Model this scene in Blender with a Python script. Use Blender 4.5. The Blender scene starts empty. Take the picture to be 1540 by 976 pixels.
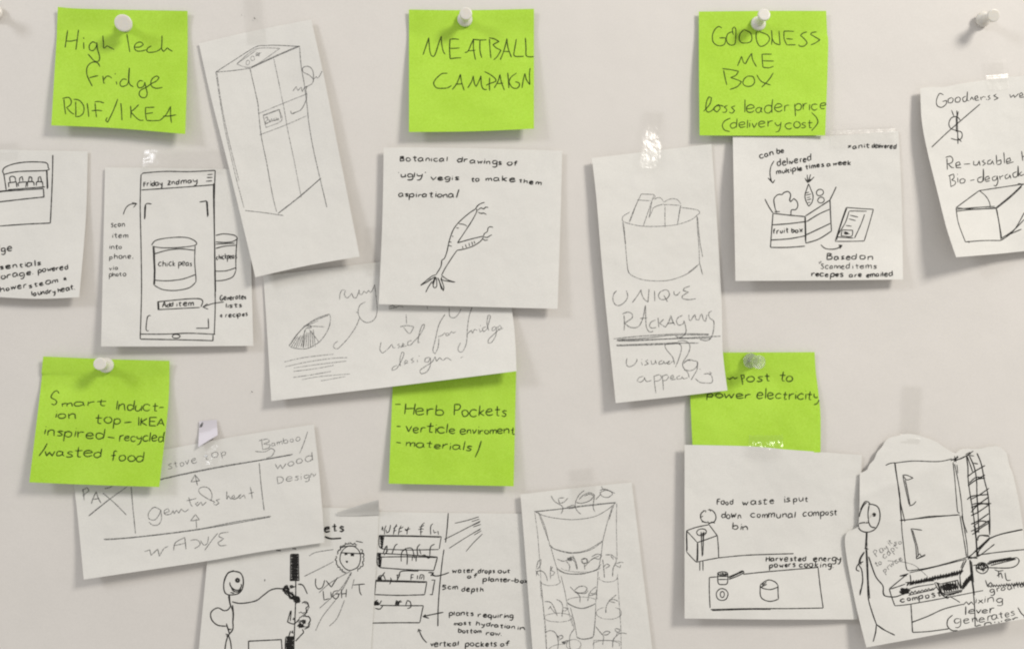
import bpy, bmesh, math, random
from mathutils import Vector, noise
from mathutils.bvhtree import BVHTree

# ------------------------------------------------------------------ camera, world, lamps, exposure
S = 0.0004          # metres on the board per photograph pixel
D = 0.530           # distance from the phone to the board
sc = bpy.context.scene
col = sc.collection
cam_d = bpy.data.cameras.new('camera'); cam = bpy.data.objects.new('camera', cam_d); col.objects.link(cam)
cam.location = (0, -D, 0); cam.rotation_euler = (math.radians(90), 0, 0)
cam_d.sensor_width = 36; cam_d.lens = 36 * D / (1540 * S)
cam_d.clip_start = 0.01; cam_d.clip_end = 50
sc.camera = cam
w = bpy.data.worlds.new('World'); sc.world = w; w.use_nodes = True
bg = w.node_tree.nodes['Background']; bg.inputs[0].default_value = (1.0, 0.965, 0.93, 1); bg.inputs[1].default_value = 0.44

def lamp(name, loc, target, size, power, colr):
    d = bpy.data.lights.new(name, 'AREA'); d.shape = 'DISK'; d.size = size; d.energy = power; d.color = colr
    o = bpy.data.objects.new(name, d); col.objects.link(o); o.location = loc
    o.rotation_euler = (Vector(target) - Vector(loc)).to_track_quat('-Z', 'Y').to_euler()
lamp('room_lamp', (1.40, -1.22, 1.22), (0, 0, 0), 0.50, 31.5, (1.0, 0.95, 0.875))
lamp('room_lamp', (-1.70, -1.15, 1.10), (0, 0, 0), 0.50, 11.3, (0.93, 0.95, 1.0))

sc.view_settings.view_transform = 'Standard'; sc.view_settings.look = 'None'
sc.view_settings.exposure = 0.09; sc.view_settings.gamma = 1
sc.cycles.use_denoising = True; sc.cycles.filter_width = 2.1
sc.cycles.max_bounces = 8; sc.cycles.transparent_max_bounces = 24
sc.cycles.caustics_refractive = False; sc.cycles.caustics_reflective = False

R = random.Random(11)

# ------------------------------------------------------------------ materials
def new_mat(name):
    m = bpy.data.materials.new(name); m.use_nodes = True
    nt = m.node_tree; nt.nodes.clear()
    return m, nt, nt.nodes, nt.links
def N(nodes, t, **kw):
    n = nodes.new(t)
    for k, v in kw.items(): setattr(n, k, v)
    return n
def texpos(nodes, links, scale):
    tc = N(nodes, 'ShaderNodeTexCoord'); mp = N(nodes, 'ShaderNodeMapping'); mp.inputs['Scale'].default_value = (scale,) * 3
    links.new(tc.outputs['Object'], mp.inputs[0]); return mp.outputs[0]

def paper_mat(name, a, b, transl, bump=0.25, wave=.002, tcol=None, rough=0.75, spec=0.25, speck=None):
    m, nt, ns, lk = new_mat(name)
    out = N(ns, 'ShaderNodeOutputMaterial')
    p = N(ns, 'ShaderNodeBsdfPrincipled'); p.inputs['Roughness'].default_value = rough
    p.inputs['Specular IOR Level'].default_value = spec
    n1 = N(ns, 'ShaderNodeTexNoise'); n1.inputs['Scale'].default_value = 1; n1.inputs['Detail'].default_value = 6
    lk.new(texpos(ns, lk, 28), n1.inputs['Vector'])
    n3 = N(ns, 'ShaderNodeTexNoise'); n3.inputs['Scale'].default_value = 1; n3.inputs['Detail'].default_value = 4
    lk.new(texpos(ns, lk, 1100), n3.inputs['Vector'])
    ad = N(ns, 'ShaderNodeMath', operation='MULTIPLY_ADD'); ad.inputs[1].default_value = .55
    mu = N(ns, 'ShaderNodeMath', operation='MULTIPLY'); mu.inputs[1].default_value = .45
    lk.new(n1.outputs[0], mu.inputs[0]); lk.new(n3.outputs[0], ad.inputs[0]); lk.new(mu.outputs[0], ad.inputs[2])
    cr = N(ns, 'ShaderNodeValToRGB'); cr.color_ramp.elements[0].position = .36; cr.color_ramp.elements[1].position = .64
    cr.color_ramp.elements[0].color = (*a, 1); cr.color_ramp.elements[1].color = (*b, 1)
    lk.new(ad.outputs[0], cr.inputs[0]); lk.new(cr.outputs[0], p.inputs['Base Color'])
    n2 = N(ns, 'ShaderNodeTexNoise'); n2.inputs['Scale'].default_value = 1; n2.inputs['Detail'].default_value = 5
    lk.new(texpos(ns, lk, 900), n2.inputs['Vector'])
    n4 = N(ns, 'ShaderNodeTexNoise'); n4.inputs['Scale'].default_value = 1; n4.inputs['Detail'].default_value = 2
    lk.new(texpos(ns, lk, 45), n4.inputs['Vector'])
    b1 = N(ns, 'ShaderNodeBump'); b1.inputs['Strength'].default_value = bump; b1.inputs['Distance'].default_value = 0.0002
    lk.new(n2.outputs[0], b1.inputs['Height'])
    b2 = N(ns, 'ShaderNodeBump'); b2.inputs['Strength'].default_value = .6; b2.inputs['Distance'].default_value = wave
    lk.new(n4.outputs[0], b2.inputs['Height']); lk.new(b1.outputs[0], b2.inputs['Normal'])
    lk.new(b2.outputs[0], p.inputs['Normal'])
    if transl:
        t = N(ns, 'ShaderNodeBsdfTranslucent'); t.inputs[0].default_value = (*(tcol or b), 1)
        mx = N(ns, 'ShaderNodeMixShader'); mx.inputs[0].default_value = transl
        lk.new(p.outputs[0], mx.inputs[1]); lk.new(t.outputs[0], mx.inputs[2]); lk.new(mx.outputs[0], out.inputs[0])
    else: lk.new(p.outputs[0], out.inputs[0])
    return m

M = {}
M['paper'] = paper_mat('white_paper', (.80, .79, .75), (.855, .845, .805), .12, tcol=(.8, .78, .74))
M['green'] = paper_mat('green_note_paper', (.495, .79, .062), (.60, .92, .105), .20, tcol=(.42, .8, .05), spec=.18)
M['board'] = paper_mat('board_surface', (.70, .675, .640), (.74, .712, .676), 0, bump=.12, wave=.0006, rough=.6, spec=.3)

def ink_mat(name, colr, alpha, grain, lo, hi, rough=.6):
    m, nt, ns, lk = new_mat(name)
    out = N(ns, 'ShaderNodeOutputMaterial')
    p = N(ns, 'ShaderNodeBsdfPrincipled'); p.inputs['Base Color'].default_value = (*colr, 1); p.inputs['Roughness'].default_value = rough
    p.inputs['Specular IOR Level'].default_value = .2
    t = N(ns, 'ShaderNodeBsdfTransparent'); mx = N(ns, 'ShaderNodeMixShader')
    n = N(ns, 'ShaderNodeTexNoise'); n.inputs['Scale'].default_value = 1; n.inputs['Detail'].default_value = 4
    lk.new(texpos(ns, lk, grain), n.inputs['Vector'])
    mr = N(ns, 'ShaderNodeMapRange'); mr.inputs[1].default_value = lo; mr.inputs[2].default_value = hi
    mr.inputs[3].default_value = alpha[0]; mr.inputs[4].default_value = alpha[1]
    lk.new(n.outputs[0], mr.inputs[0]); lk.new(mr.outputs[0], mx.inputs[0])
    lk.new(t.outputs[0], mx.inputs[1]); lk.new(p.outputs[0], mx.inputs[2]); lk.new(mx.outputs[0], out.inputs[0])
    return m
M['pen'] = ink_mat('black_pen_ink', (.018, .017, .016), (.66, .97), 700, .35, .6)
M['pencil'] = ink_mat('pencil_graphite', (.11, .11, .11), (.22, .74), 1400, .36, .62)
M['faint'] = ink_mat('light_pencil_graphite', (.16, .16, .16), (.12, .62), 1400, .36, .64)
M['biro'] = ink_mat('dark_pencil_on_green', (.03, .05, .012), (.5, .9), 1300, .36, .6)

def tape_mat(name, rough, dist, scale):
    m, nt, ns, lk = new_mat(name)
    out = N(ns, 'ShaderNodeOutputMaterial')
    t = N(ns, 'ShaderNodeBsdfTransparent'); t.inputs[0].default_value = (1, .998, .993, 1)
    g = N(ns, 'ShaderNodeBsdfGlossy'); g.inputs['Roughness'].default_value = rough; g.inputs[0].default_value = (1, 1, 1, 1)
    n = N(ns, 'ShaderNodeTexNoise'); n.inputs['Scale'].default_value = 1; n.inputs['Detail'].default_value = 3
    lk.new(texpos(ns, lk, scale), n.inputs['Vector'])
    b = N(ns, 'ShaderNodeBump'); b.inputs['Strength'].default_value = .9; b.inputs['Distance'].default_value = dist
    lk.new(n.outputs[0], b.inputs['Height']); lk.new(b.outputs[0], g.inputs['Normal'])
    f = N(ns, 'ShaderNodeLayerWeight'); f.inputs[0].default_value = .5
    pw = N(ns, 'ShaderNodeMath', operation='POWER'); pw.inputs[1].default_value = 4; lk.new(f.outputs['Facing'], pw.inputs[0])
    mu = N(ns, 'ShaderNodeMath', operation='MULTIPLY_ADD'); mu.inputs[1].default_value = .8; mu.inputs[2].default_value = .052; lk.new(pw.outputs[0], mu.inputs[0])
    mx = N(ns, 'ShaderNodeMixShader'); lk.new(mu.outputs[0], mx.inputs[0])
    lk.new(t.outputs[0], mx.inputs[1]); lk.new(g.outputs[0], mx.inputs[2]); lk.new(mx.outputs[0], out.inputs[0])
    return m
M['tape'] = tape_mat('crinkled_clear_tape', .2, .0008, 330)
M['tape_flat'] = tape_mat('smooth_clear_tape', .26, .00022, 260)
M['tape_glare'] = tape_mat('creased_clear_tape', .25, .00042, 260)

def plain(name, c, rough=.4, metal=0, trans=0, ior=1.45, sss=0):
    m, nt, ns, lk = new_mat(name)
    out = N(ns, 'ShaderNodeOutputMaterial'); p = N(ns, 'ShaderNodeBsdfPrincipled')
    n = N(ns, 'ShaderNodeTexNoise'); n.inputs['Scale'].default_value = 1; n.inputs['Detail'].default_value = 3
    lk.new(texpos(ns, lk, 600), n.inputs['Vector'])
    mr = N(ns, 'ShaderNodeMapRange'); mr.inputs[3].default_value = rough * .8; mr.inputs[4].default_value = rough * 1.25
    lk.new(n.outputs[0], mr.inputs[0]); lk.new(mr.outputs[0], p.inputs['Roughness'])
    p.inputs['Base Color'].default_value = (*c, 1); p.inputs['Metallic'].default_value = metal
    p.inputs['Transmission Weight'].default_value = trans; p.inputs['IOR'].default_value = ior
    if sss: p.inputs['Subsurface Weight'].default_value = sss; p.inputs['Subsurface Radius'].default_value = (.003, .0027, .0022); p.inputs['Subsurface Scale'].default_value = 1
    lk.new(p.outputs[0], out.inputs[0]); return m
M['pin'] = plain('white_pin_plastic', (.70, .68, .63), .33, sss=.35)
M['clear'] = plain('clear_pin_plastic', (.97, .98, .96), .06, trans=1, ior=1.49)
_nt = M['clear'].node_tree; _t = _nt.nodes.new('ShaderNodeBsdfTransparent'); _m = _nt.nodes.new('ShaderNodeMixShader'); _m.inputs[0].default_value = .5
_t.inputs[0].default_value = (1, 1, 1, 1)
_p = [n for n in _nt.nodes if n.type == 'BSDF_PRINCIPLED'][0]; _p.inputs['Transmission Weight'].default_value = .72; _o = [n for n in _nt.nodes if n.type == 'OUTPUT_MATERIAL'][0]
_nt.links.new(_t.outputs[0], _m.inputs[1]); _nt.links.new(_p.outputs[0], _m.inputs[2]); _nt.links.new(_m.outputs[0], _o.inputs[0])
M['steel'] = plain('pin_steel', (.5, .5, .5), .3, metal=1)
M['mark'] = plain('dark_pin_hole', (.06, .055, .05), .8)

# ------------------------------------------------------------------ helpers
def P3(px, py, z):              # a place measured on the board (photo pixels, lift off the board in mm) in metres
    z = z * .001
    k = S * (1 - z / D)
    return Vector(((px - 770) * k, -z, (488 - py) * k))
def link(name, verts, faces, mat, parent=None, smooth=True):
    me = bpy.data.meshes.new(name); me.from_pydata(verts, [], faces); me.materials.append(M[mat] if isinstance(mat, str) else mat)
    if smooth: me.polygons.foreach_set('use_smooth', [True] * len(me.polygons))
    me.update()
    o = bpy.data.objects.new(name, me); col.objects.link(o)
    if parent: o.parent = parent; o.matrix_parent_inverse = parent.matrix_world.inverted()
    return o
def empty(name, loc, label, cat, group=None):
    o = bpy.data.objects.new(name, None); col.objects.link(o); o.location = loc; o.empty_display_size = .01
    o['label'] = label; o['category'] = cat
    if group: o['group'] = group
    bpy.context.view_layer.update()
    return o

def along(pl, t):               # point at fraction t of a polyline, parametrised by length, gently rounded
    L = [0]
    for a, b in zip(pl, pl[1:]): L.append(L[-1] + math.hypot(b[0] - a[0], b[1] - a[1]))
    s = t * L[-1]
    for i in range(len(pl) - 1):
        if s <= L[i + 1] + 1e-9:
            f = (s - L[i]) / max(L[i + 1] - L[i], 1e-9)
            if len(pl) == 2: return (pl[0][0] + f * (pl[1][0] - pl[0][0]), pl[0][1] + f * (pl[1][1] - pl[0][1]))
            p0 = pl[max(i - 1, 0)]; p1 = pl[i]; p2 = pl[i + 1]; p3 = pl[min(i + 2, len(pl) - 1)]
            return tuple(cr(p0[k], p1[k], p2[k], p3[k], f) for k in (0, 1))
    return pl[-1]
def cr(a, b, c, d, t):
    return .5 * ((2 * b) + (-a + c) * t + (2 * a - 5 * b + 4 * c - d) * t * t + (-a + 3 * b - 3 * c + d) * t ** 3)
def lift(H, u, v):              # smooth height (mm) from a small table of measured lifts, rows top to bottom
    r, c = len(H), len(H[0])
    y = v * (r - 1); x = u * (c - 1); i = min(int(y), r - 2); j = min(int(x), c - 2); fy = y - i; fx = x - j
    def row(k):
        k = min(max(k, 0), r - 1); q = H[k]
        return cr(q[max(j - 1, 0)], q[j], q[j + 1], q[min(j + 2, c - 1)], fx)
    return max(.12, cr(row(i - 1), row(i), row(i + 1), row(i + 2), fy))

class Sheet:
    def __init__(s, name, label, cat, top, bottom, H, mat, left=None, right=None, group=None, n=44, extra=None, rough=.12, seed=0):
        left = left or [top[0], bottom[0]]; right = right or [top[-1], bottom[-1]]
        C = [top[0], top[-1], bottom[0], bottom[-1]]
        px = []
        for j in range(n + 1):
            v = j / n; l = along(left, v); r = along(right, v)
            for i in range(n + 1):
                u = i / n; t = along(top, u); b = along(bottom, u)
                p = [(1 - v) * t[k] + v * b[k] + (1 - u) * l[k] + u * r[k]
                     - ((1 - u) * (1 - v) * C[0][k] + u * (1 - v) * C[1][k] + (1 - u) * v * C[2][k] + u * v * C[3][k]) for k in (0, 1)]
                z = lift(H, u, v)
                z += rough * noise.noise(Vector((p[0] * .02, p[1] * .02, seed * 3.1))) * min(1, z)
                if extra: z += extra(u, v, p[0], p[1])
                px.append((p[0], p[1], z))
        s.px = px; fs = []
        for j in range(n):
            for i in range(n):
                a = j * (n + 1) + i; b = a + 1; c = a + n + 2; d = a + n + 1
                fs += [(a, d, c), (a, c, b)]
        s.bvh = BVHTree.FromPolygons([Vector(p) for p in px], fs)
        cx = sum(p[0] for p in px) / len(px); cy = sum(p[1] for p in px) / len(px)
        s.root = empty(name, P3(cx, cy, 0), label, cat, group)
        top_v = [P3(*p) for p in px]; nv = len(px); th = .11
        bot_v = [P3(p[0], p[1], p[2] - th) for p in px]
        F = list(fs) + [(a + nv, c + nv, b + nv) for a, b, c in fs]
        rim = [i for i in range(n + 1)] + [j * (n + 1) + n for j in range(1, n + 1)] + [n * (n + 1) + i for i in range(n - 1, -1, -1)] + [j * (n + 1) for j in range(n - 1, 0, -1)]
        for a, b in zip(rim, rim[1:] + rim[:1]): F.append((a, b, b + nv, a + nv))
        s.sheet = link('sheet', top_v + bot_v, F, mat, s.root)
        bm = bmesh.new(); bm.from_mesh(s.sheet.data); bmesh.ops.recalc_face_normals(bm, faces=bm.faces)
        for e in bm.edges:
            if len(e.link_faces) == 2 and e.calc_face_angle(0) > 1: e.smooth = False
        bm.to_mesh(s.sheet.data); bm.free()
        s.k = 0
    def z(s, x, y):
        h = s.bvh.ray_cast(Vector((x, y, 200)), Vector((0, 0, -1)))
        return None if h[0] is None else h[0].z
    def ink(s, name, strokes, mat='pen', wd=2.0, label=None):
        if name.endswith('arrow') or name.endswith('drawing'):
            P = [[q for q in resample(st, 4)] for st in strokes]; grp = list(range(len(P)))
            for i in range(len(P)):
                for j in range(i):
                    if grp[i] != grp[j] and any(abs(a[0] - b[0]) < 7 and abs(a[1] - b[1]) < 7 for a in P[i] for b in P[j]):
                        g, h = grp[i], grp[j]; grp = [h if k == g else k for k in grp]
            for g in sorted(set(grp)): s.ink1(name, [st for st, k in zip(strokes, grp) if k == g], mat, wd, label)
        else: s.ink1(name, strokes, mat, wd, label)
    def ink1(s, name, strokes, mat='pen', wd=2.0, label=None):
        V, F = [], []
        for st in strokes:
            s.k += 1
            off = .035 + .004 * (s.k % 9)
            pts = resample(st); n = len(pts)
            if n < 2: continue
            segs = []; cur = []
            ph = R.random() * 50
            for i, (x, y) in enumerate(pts):
                z = s.z(x, y)
                if z is None:
                    if len(cur) > 1: segs.append(cur)
                    cur = []; continue
                a = pts[max(i - 1, 0)]; b = pts[min(i + 1, n - 1)]
                dx, dy = b[0] - a[0], b[1] - a[1]; L = math.hypot(dx, dy) or 1
                e = min(i, n - 1 - i); tp = .62 if e == 0 else (.88 if e == 1 else 1)
                hw = wd * .5 * tp * (1 + .22 * noise.noise(Vector((i * .23, ph, 0))))
                cur.append((x, y, z + off, -dy / L * hw, dx / L * hw))
            if len(cur) > 1: segs.append(cur)
            for cur in segs:
                b0 = len(V)
                for x, y, z, nx, ny in cur: V.append(P3(x + nx, y + ny, z)); V.append(P3(x - nx, y - ny, z))
                for i in range(len(cur) - 1):
                    q = b0 + 2 * i; F.append((q, q + 1, q + 3, q + 2))
        if not F: return None
        o = link(name, V, F, mat, s.root)
        if label: o['label'] = label
        return o

def resample(st, step=1.7):
    out = []
    if len(st) == 2:
        (x0, y0), (x1, y1) = st; L = math.hypot(x1 - x0, y1 - y0); n = max(2, int(L / step)); ph = R.random() * 40
        for i in range(n + 1):
            t = i / n; wob = .35 * noise.noise(Vector((t * L * .06, ph, 1))) * min(1, L / 20)
            out.append((x0 + t * (x1 - x0) - (y1 - y0) / max(L, 1) * wob, y0 + t * (y1 - y0) + (x1 - x0) / max(L, 1) * wob))
        return out
    for i in range(len(st) - 1):
        p0 = st[max(i - 1, 0)]; p1 = st[i]; p2 = st[i + 1]; p3 = st[min(i + 2, len(st) - 1)]
        # sharp corners stay sharp
        def ang(a, b, c):
            v1 = (b[0] - a[0], b[1] - a[1]); v2 = (c[0] - b[0], c[1] - b[1])
            l = math.hypot(*v1) * math.hypot(*v2)
            return 1 if l == 0 else (v1[0] * v2[0] + v1[1] * v2[1]) / l
        if i > 0 and ang(p0, p1, p2) < .1: p0 = p1
        if i < len(st) - 2 and ang(p1, p2, p3) < .1: p3 = p2
        L = math.hypot(p2[0] - p1[0], p2[1] - p1[1]); n = max(1, int(L / step))
        for j in range(n):
            t = j / n; out.append(tuple(cr(p0[k], p1[k], p2[k], p3[k], t) for k in (0, 1)))
    out.append(tuple(st[-1]))
    return out

def T(view, txt):               # strokes measured in an enlarged view of the photograph -> photo pixels
    ox, oy, k = view; res = []
    for s in txt.replace('\n', ' ').split(';'):
        pts = [tuple(float(c) for c in p.split(',')) for p in s.split()]
        if len(pts) > 1: res.append([(ox + x / k, oy + y / k) for x, y in pts])
    return res
def ell(view, cx, cy, rx, ry, a0=0, a1=380, rot=0, n=16, jit=.03):
    ox, oy, k = view; pts = []
    for i in range(n + 1):
        a = math.radians(a0 + (a1 - a0) * i / n); j = 1 + R.uniform(-jit, jit)
        x = rx * math.cos(a) * j; y = ry * math.sin(a) * j; r = math.radians(rot)
        pts.append((ox + (cx + x * math.cos(r) - y * math.sin(r)) / k, oy + (cy + x * math.sin(r) + y * math.cos(r)) / k))
    return [pts]
def scrib(view, cx, cy, rx, ry, n=22, seed=1, rot=0):
    ox, oy, k = view; q = random.Random(seed); pts = []; a = q.random() * 6
    for i in range(n):
        a += q.uniform(1.2, 2.9); d = q.uniform(.45, 1); r = math.radians(rot)
        x = rx * math.cos(a) * d; y = ry * math.sin(a) * d
        pts.append((ox + (cx + x * math.cos(r) - y * math.sin(r)) / k, oy + (cy + x * math.sin(r) + y * math.cos(r)) / k))
    return [pts]
def zig(view, a, b, c, d, n):    # hatching between edge a-b and edge c-d
    ox, oy, k = view; pts = []
    for i in range(n + 1):
        t = i / n; e = (a, b) if i % 2 == 0 else (c, d)
        x = e[0][0] + t * (e[1][0] - e[0][0]) + R.uniform(-2, 2); y = e[0][1] + t * (e[1][1] - e[0][1]) + R.uniform(-2, 2)
        pts.append((ox + x / k, oy + y / k))
    return [pts]

FONT = {
'a': "4,4.3 2.8,5 1,4.6 .2,2.5 .8,.4 2.2,.2 3.6,1.6 4,4.3;4,4.8 4,1.5 4.6,.2",
'b': ".4,9 .4,.2;.4,3 1.6,4.8 3.4,4.6 4.2,2.6 3.4,.4 1.6,0 .4,1.2",
'c': "4,4.2 2.6,5 .8,4.2 .2,2.2 1.2,.3 2.8,0 4.2,.9",
'd': "4,4 2.6,5 .8,4.3 .2,2.2 1,.2 2.6,.1 4,2;4.2,9 4,4 4.1,.2",
'e': ".3,2.5 2.4,2.7 4,3.3 3.4,4.8 1.8,5 .5,3.8 .3,1.6 1.4,.1 3,.1 4.3,1",
'f': "3.8,8.2 2.8,9 1.8,8 1.6,5 1.5,0;.2,4.8 3.2,5",
'g': "4,4.2 2.6,5 .8,4.4 .2,2.6 1,.6 2.4,.5 3.8,2.2;4,4.8 4.1,1 3.8,-2.8 2.4,-4 .6,-3.4",
'h': ".4,9 .4,0;.4,2.8 1.8,4.8 3.4,4.6 3.8,2.8 4,0",
'i': ".5,5 .5,0;.5,7 .6,7.5", 'k': ".4,9 .4,0;3.6,5 .6,2.4 3.8,0", 'l': ".5,9 .5,0",
'm': ".3,5 .4,0;.4,3 1.6,4.9 2.6,4.4 2.8,0;2.8,3 4,4.9 5,4.5 5.3,0",
'n': ".3,5 .4,0;.4,3 1.8,4.9 3.2,4.6 3.6,2.6 3.8,0",
'o': "2.2,5 .6,4.2 .2,2.2 1.2,.2 3,.2 4.1,2.2 3.4,4.4 2.2,5",
'p': ".4,5 .5,-4;.4,3 1.6,4.9 3.4,4.6 4.1,2.8 3.2,.6 1.6,.2 .5,1.2",
'q': "4,4.2 2.6,5 .8,4.4 .2,2.6 1,.4 2.6,.4 4,2;4,4.8 4.1,-4",
'r': ".4,5 .4,0;.4,2.8 1.4,4.6 3.2,4.8", 's': "3.4,4.6 1.8,5 .6,4 1.4,3 2.8,2.2 3.2,1 2,0 .3,.4",
't': "1.8,8 1.7,2 2,.2 3.4,.3;.1,5 3.6,5.1", 'u': ".3,5 .4,1.4 1.6,0 3,.6 3.8,2.6;3.9,5 4,0",
'v': ".2,5 1.8,0 3.6,5", 'w': ".2,5 1.2,.2 2.6,3.8 3.8,.2 5.2,5", 'x': ".2,5 3.6,0;3.6,5 .2,0",
'y': ".3,5 .6,2.6 2,1.8 3.6,3;3.8,5 3.6,0 2.6,-3.4 .8,-3.8",
'A': "0,0 2.2,8.6 4.4,0;.9,3 3.9,3.2", 'B': ".6,8.6 .5,0;0,8.4 3,8.6 3.8,6.6 .8,4.8 4,4 4,1 .3,0",
'D': ".5,8.6 .4,0;0,8.6 3.4,7.6 4.8,4.4 3.2,.8 .2,0", 'E': "4,8.6 .4,8.4 .4,0 4.2,.2;.4,4.4 3.6,4.6",
'F': "4,8.6 .4,8.4 .3,0;.4,4.4 3.2,4.8", 'G': "4.4,7.6 2.6,8.8 .6,6.6 .2,3 1.6,.2 3.8,.6 4.4,3.4 2.6,3.4",
'H': ".4,8.6 .2,0;4.4,8.8 4.2,0;.3,4.4 4.3,4.6", 'I': ".5,8.6 .5,0", 'K': ".4,8.6 .4,0;4,8.4 .6,3.8 4.4,0",
'L': ".4,8.6 .4,0 3.8,.1", 'O': "2.2,8.6 .4,6.6 .3,2.6 2,.1 4,1.8 4.4,6 2.2,8.6",
'P': ".5,8.6 .5,0;.2,8.2 3,8.6 4.2,6.8 3,4.6 .6,4", 'R': ".5,8.4 .4,0;.2,8 3,8.6 4,6.8 .8,4.2 4.4,0",
'S': "4,7.6 2.4,8.8 .6,7.4 1,5.4 3.4,3.8 3.8,1.6 2,0 .2,1", 'T': ".2,8.4 4.6,8.6;2.4,8.5 2.3,0",
'2': ".4,6.6 2,8 3.4,6.4 .3,.2 4,.4", '5': "4,8.4 .8,8.2 .6,4.8 3.2,4.8 3.6,1.6 .2,.2",
'.': ".4,.1 .8,.3", ',': ".8,.8 .3,-1.2", "'": ".4,9 .3,7.2", '-': ".2,2.6 3.4,2.8", '/': "3.4,9.4 .2,-1",
'&': "4,5.6 .6,6.8 2.8,8 .6,3 1.6,2 3.6,4.2 3.4,.4", '(': "2.4,10 .6,6.4 .5,2 2,-1.8", ')': ".2,10 2,6.4 2,2 .4,-1.8",
'*': ".2,6.4 3.2,3.4;3.2,6.4 .4,3.2;1.7,7.2 1.6,2.6",
}
def W(view, txt, x0, y0, x1, y1, xh, slant=.07, jit=.3):
    green = view in (A, Pv, Hv, J, Sv); asc = 1.0 if green else .74; gap = (.5, 1.2) if green else (.7, 2.1)
    if green: xh *= 1.08; jit *= .8   # one handwritten word on a baseline
    ox, oy, k = view; gl = []; pen = 0
    for ch in txt:
        if ch == ' ': pen += 3; continue
        st = [[tuple(float(c) for c in p.split(',')) for p in s.split()] for s in FONT[ch].split(';')]
        mx = max(p[0] for s in st for p in s); sc_ = R.uniform(.82, 1.12); dy = R.uniform(-.55, .55)
        for s in st: gl.append([(pen + p[0] * sc_ + R.uniform(-jit, jit), (p[1] if p[1] < 5.2 else 5.2 + (p[1] - 5.2) * asc) * sc_ + dy + R.uniform(-jit, jit)) for p in s])
        pen += mx * sc_ + R.uniform(*gap)
    pen -= 1; L = math.hypot(x1 - x0, y1 - y0); ax, ay = (x1 - x0) / L, (y1 - y0) / L
    sx = L / pen; sy = xh / 5; res = []
    for s in gl:
        q = []
        for x, y in s:
            X = x * sx + y * sy * slant; Y = -y * sy
            q.append((ox + (x0 + X * ax - Y * ay) / k, oy + (y0 + X * ay + Y * ax) / k))
        res.append(q)
    return res
def Ws(view, items, xh, **kw):
    r = []
    for it in items: r += W(view, it[0], *it[1:5], it[5] if len(it) > 5 else xh, **kw)
    return r

A = (60, 0, 4.4375); Pv = (1030, 0, 4.4375); Hv = (30, 520, 4.4375); J = (570, 550, 5.136); Sv = (1010, 520, 5.424)
NOTE = 'green sticky notes pinned to the board'
PAGE = 'white paper sketches taped to the board'

# ------------------------------------------------------------------ the board
def wall_z(x, z): return -.0009 * noise.noise(Vector((x * 3.1, z * 2.7, 4.2))) - .0012
n = 90; V = []; F = []
for j in range(n + 1):
    for i in range(n + 1):
        x = -1.2 + 2.4 * i / n; z = -1.0 + 2.0 * j / n; V.append((x, -wall_z(x, z) - .0006, z))
for j in range(n):
    for i in range(n):
        a = j * (n + 1) + i; F.append((a, a + 1, a + n + 2, a + n + 1))
wall = link('wall', V, F, 'board'); wall['kind'] = 'structure'
hole_v = []; hole_f = []
for (hx, hy, hr) in ((383, 28, 1.5), (379, 589, 1.2), (363.5, 23, .8)):
    ho = link('pin_hole', [P3(hx + hr * math.cos(a * 1.047), hy + hr * math.sin(a * 1.3), .55) for a in range(6)], [tuple(range(6))], 'mark', wall)

# ------------------------------------------------------------------ green notes
A = (60, 0, 4.4375)
g1 = Sheet('sticky_note', 'green sticky note at upper left reading High Tech Fridge', 'sticky note',
    [(87, 11), (130, 14), (282, 17)], [(77, 189), (170, 193), (278.6, 202)],
    [[2.2, 1.5, 1.8], [.9, .8, 1.0], [2.3, 2.0, 2.2], [3.8, 3.4, 3.7], [5.0, 4.8, 5.3], [6.0, 6.0, 7.0]], 'green',
    left=[(87, 11), (85.5, 45), (85, 60), (77, 189)], right=[(282, 17), (282, 90), (278.6, 202)], group=NOTE, seed=1)
g1.ink('handwriting', T(A, """185,205 180,240 168,320;258,200 250,260 240,335;172,277 210,277 250,268;292,285 294,330;290,252 294,262;
 375,292 352,282 330,305 333,335 355,340 376,315 380,285;380,285 384,330 398,380 392,410 365,410 340,385 320,362;
 420,240 424,300 424,323 434,322 448,308 465,318 495,333"""), 'biro', 1.8)
g1.ink('handwriting', T(A, """580,230 590,290 600,350;
 630,318 668,316 690,300 675,284 645,290 630,318 645,342 680,343 708,335;745,308 722,322 713,340 725,352 760,350 790,340 812,322;
 815,240 814,290 812,328 826,346 838,335 850,322 862,332 885,345"""), 'biro', 1.8)
g1.ink('handwriting', T(A, """400,448 385,422 350,418 318,445 312,490 325,530 350,578;330,522 365,512 388,508;420,508 426,558 436,556;426,535 445,512 465,512 480,525;
 510,545 513,568;500,492 505,498;580,535 555,530 535,555 542,578 570,575 590,550 597,455;597,455 592,520 600,565 625,582;
 690,545 668,540 650,562 660,588 690,580 700,550;700,550 708,590 716,625 705,652 678,652 662,632 672,605 710,585 745,560 775,545 795,522 782,510 755,522 740,550 748,580 780,592 818,585"""), 'biro', 1.8)
g1.ink('handwriting', T(A, """160,665 165,720 172,765;150,660 190,652 208,672 205,700 175,722;180,722 205,750 228,765;
 238,680 240,750 238,775;225,665 262,672 292,710 290,755 265,778 235,780;315,690 322,740 326,782;368,690 372,740 378,785;365,682 395,680 428,690;345,742 380,738 415,742;
 520,662 490,740 452,818 440,805 450,785;540,690 545,750 548,805;605,708 608,760 606,790;660,700 630,730 606,748;606,748 640,785 668,805 692,804;
 765,718 705,720 705,765 712,806;705,762 755,755;712,806 750,808 800,806;800,806 840,770 872,712 872,770 878,822;820,778 870,776 910,768"""), 'biro', 1.8)

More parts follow.
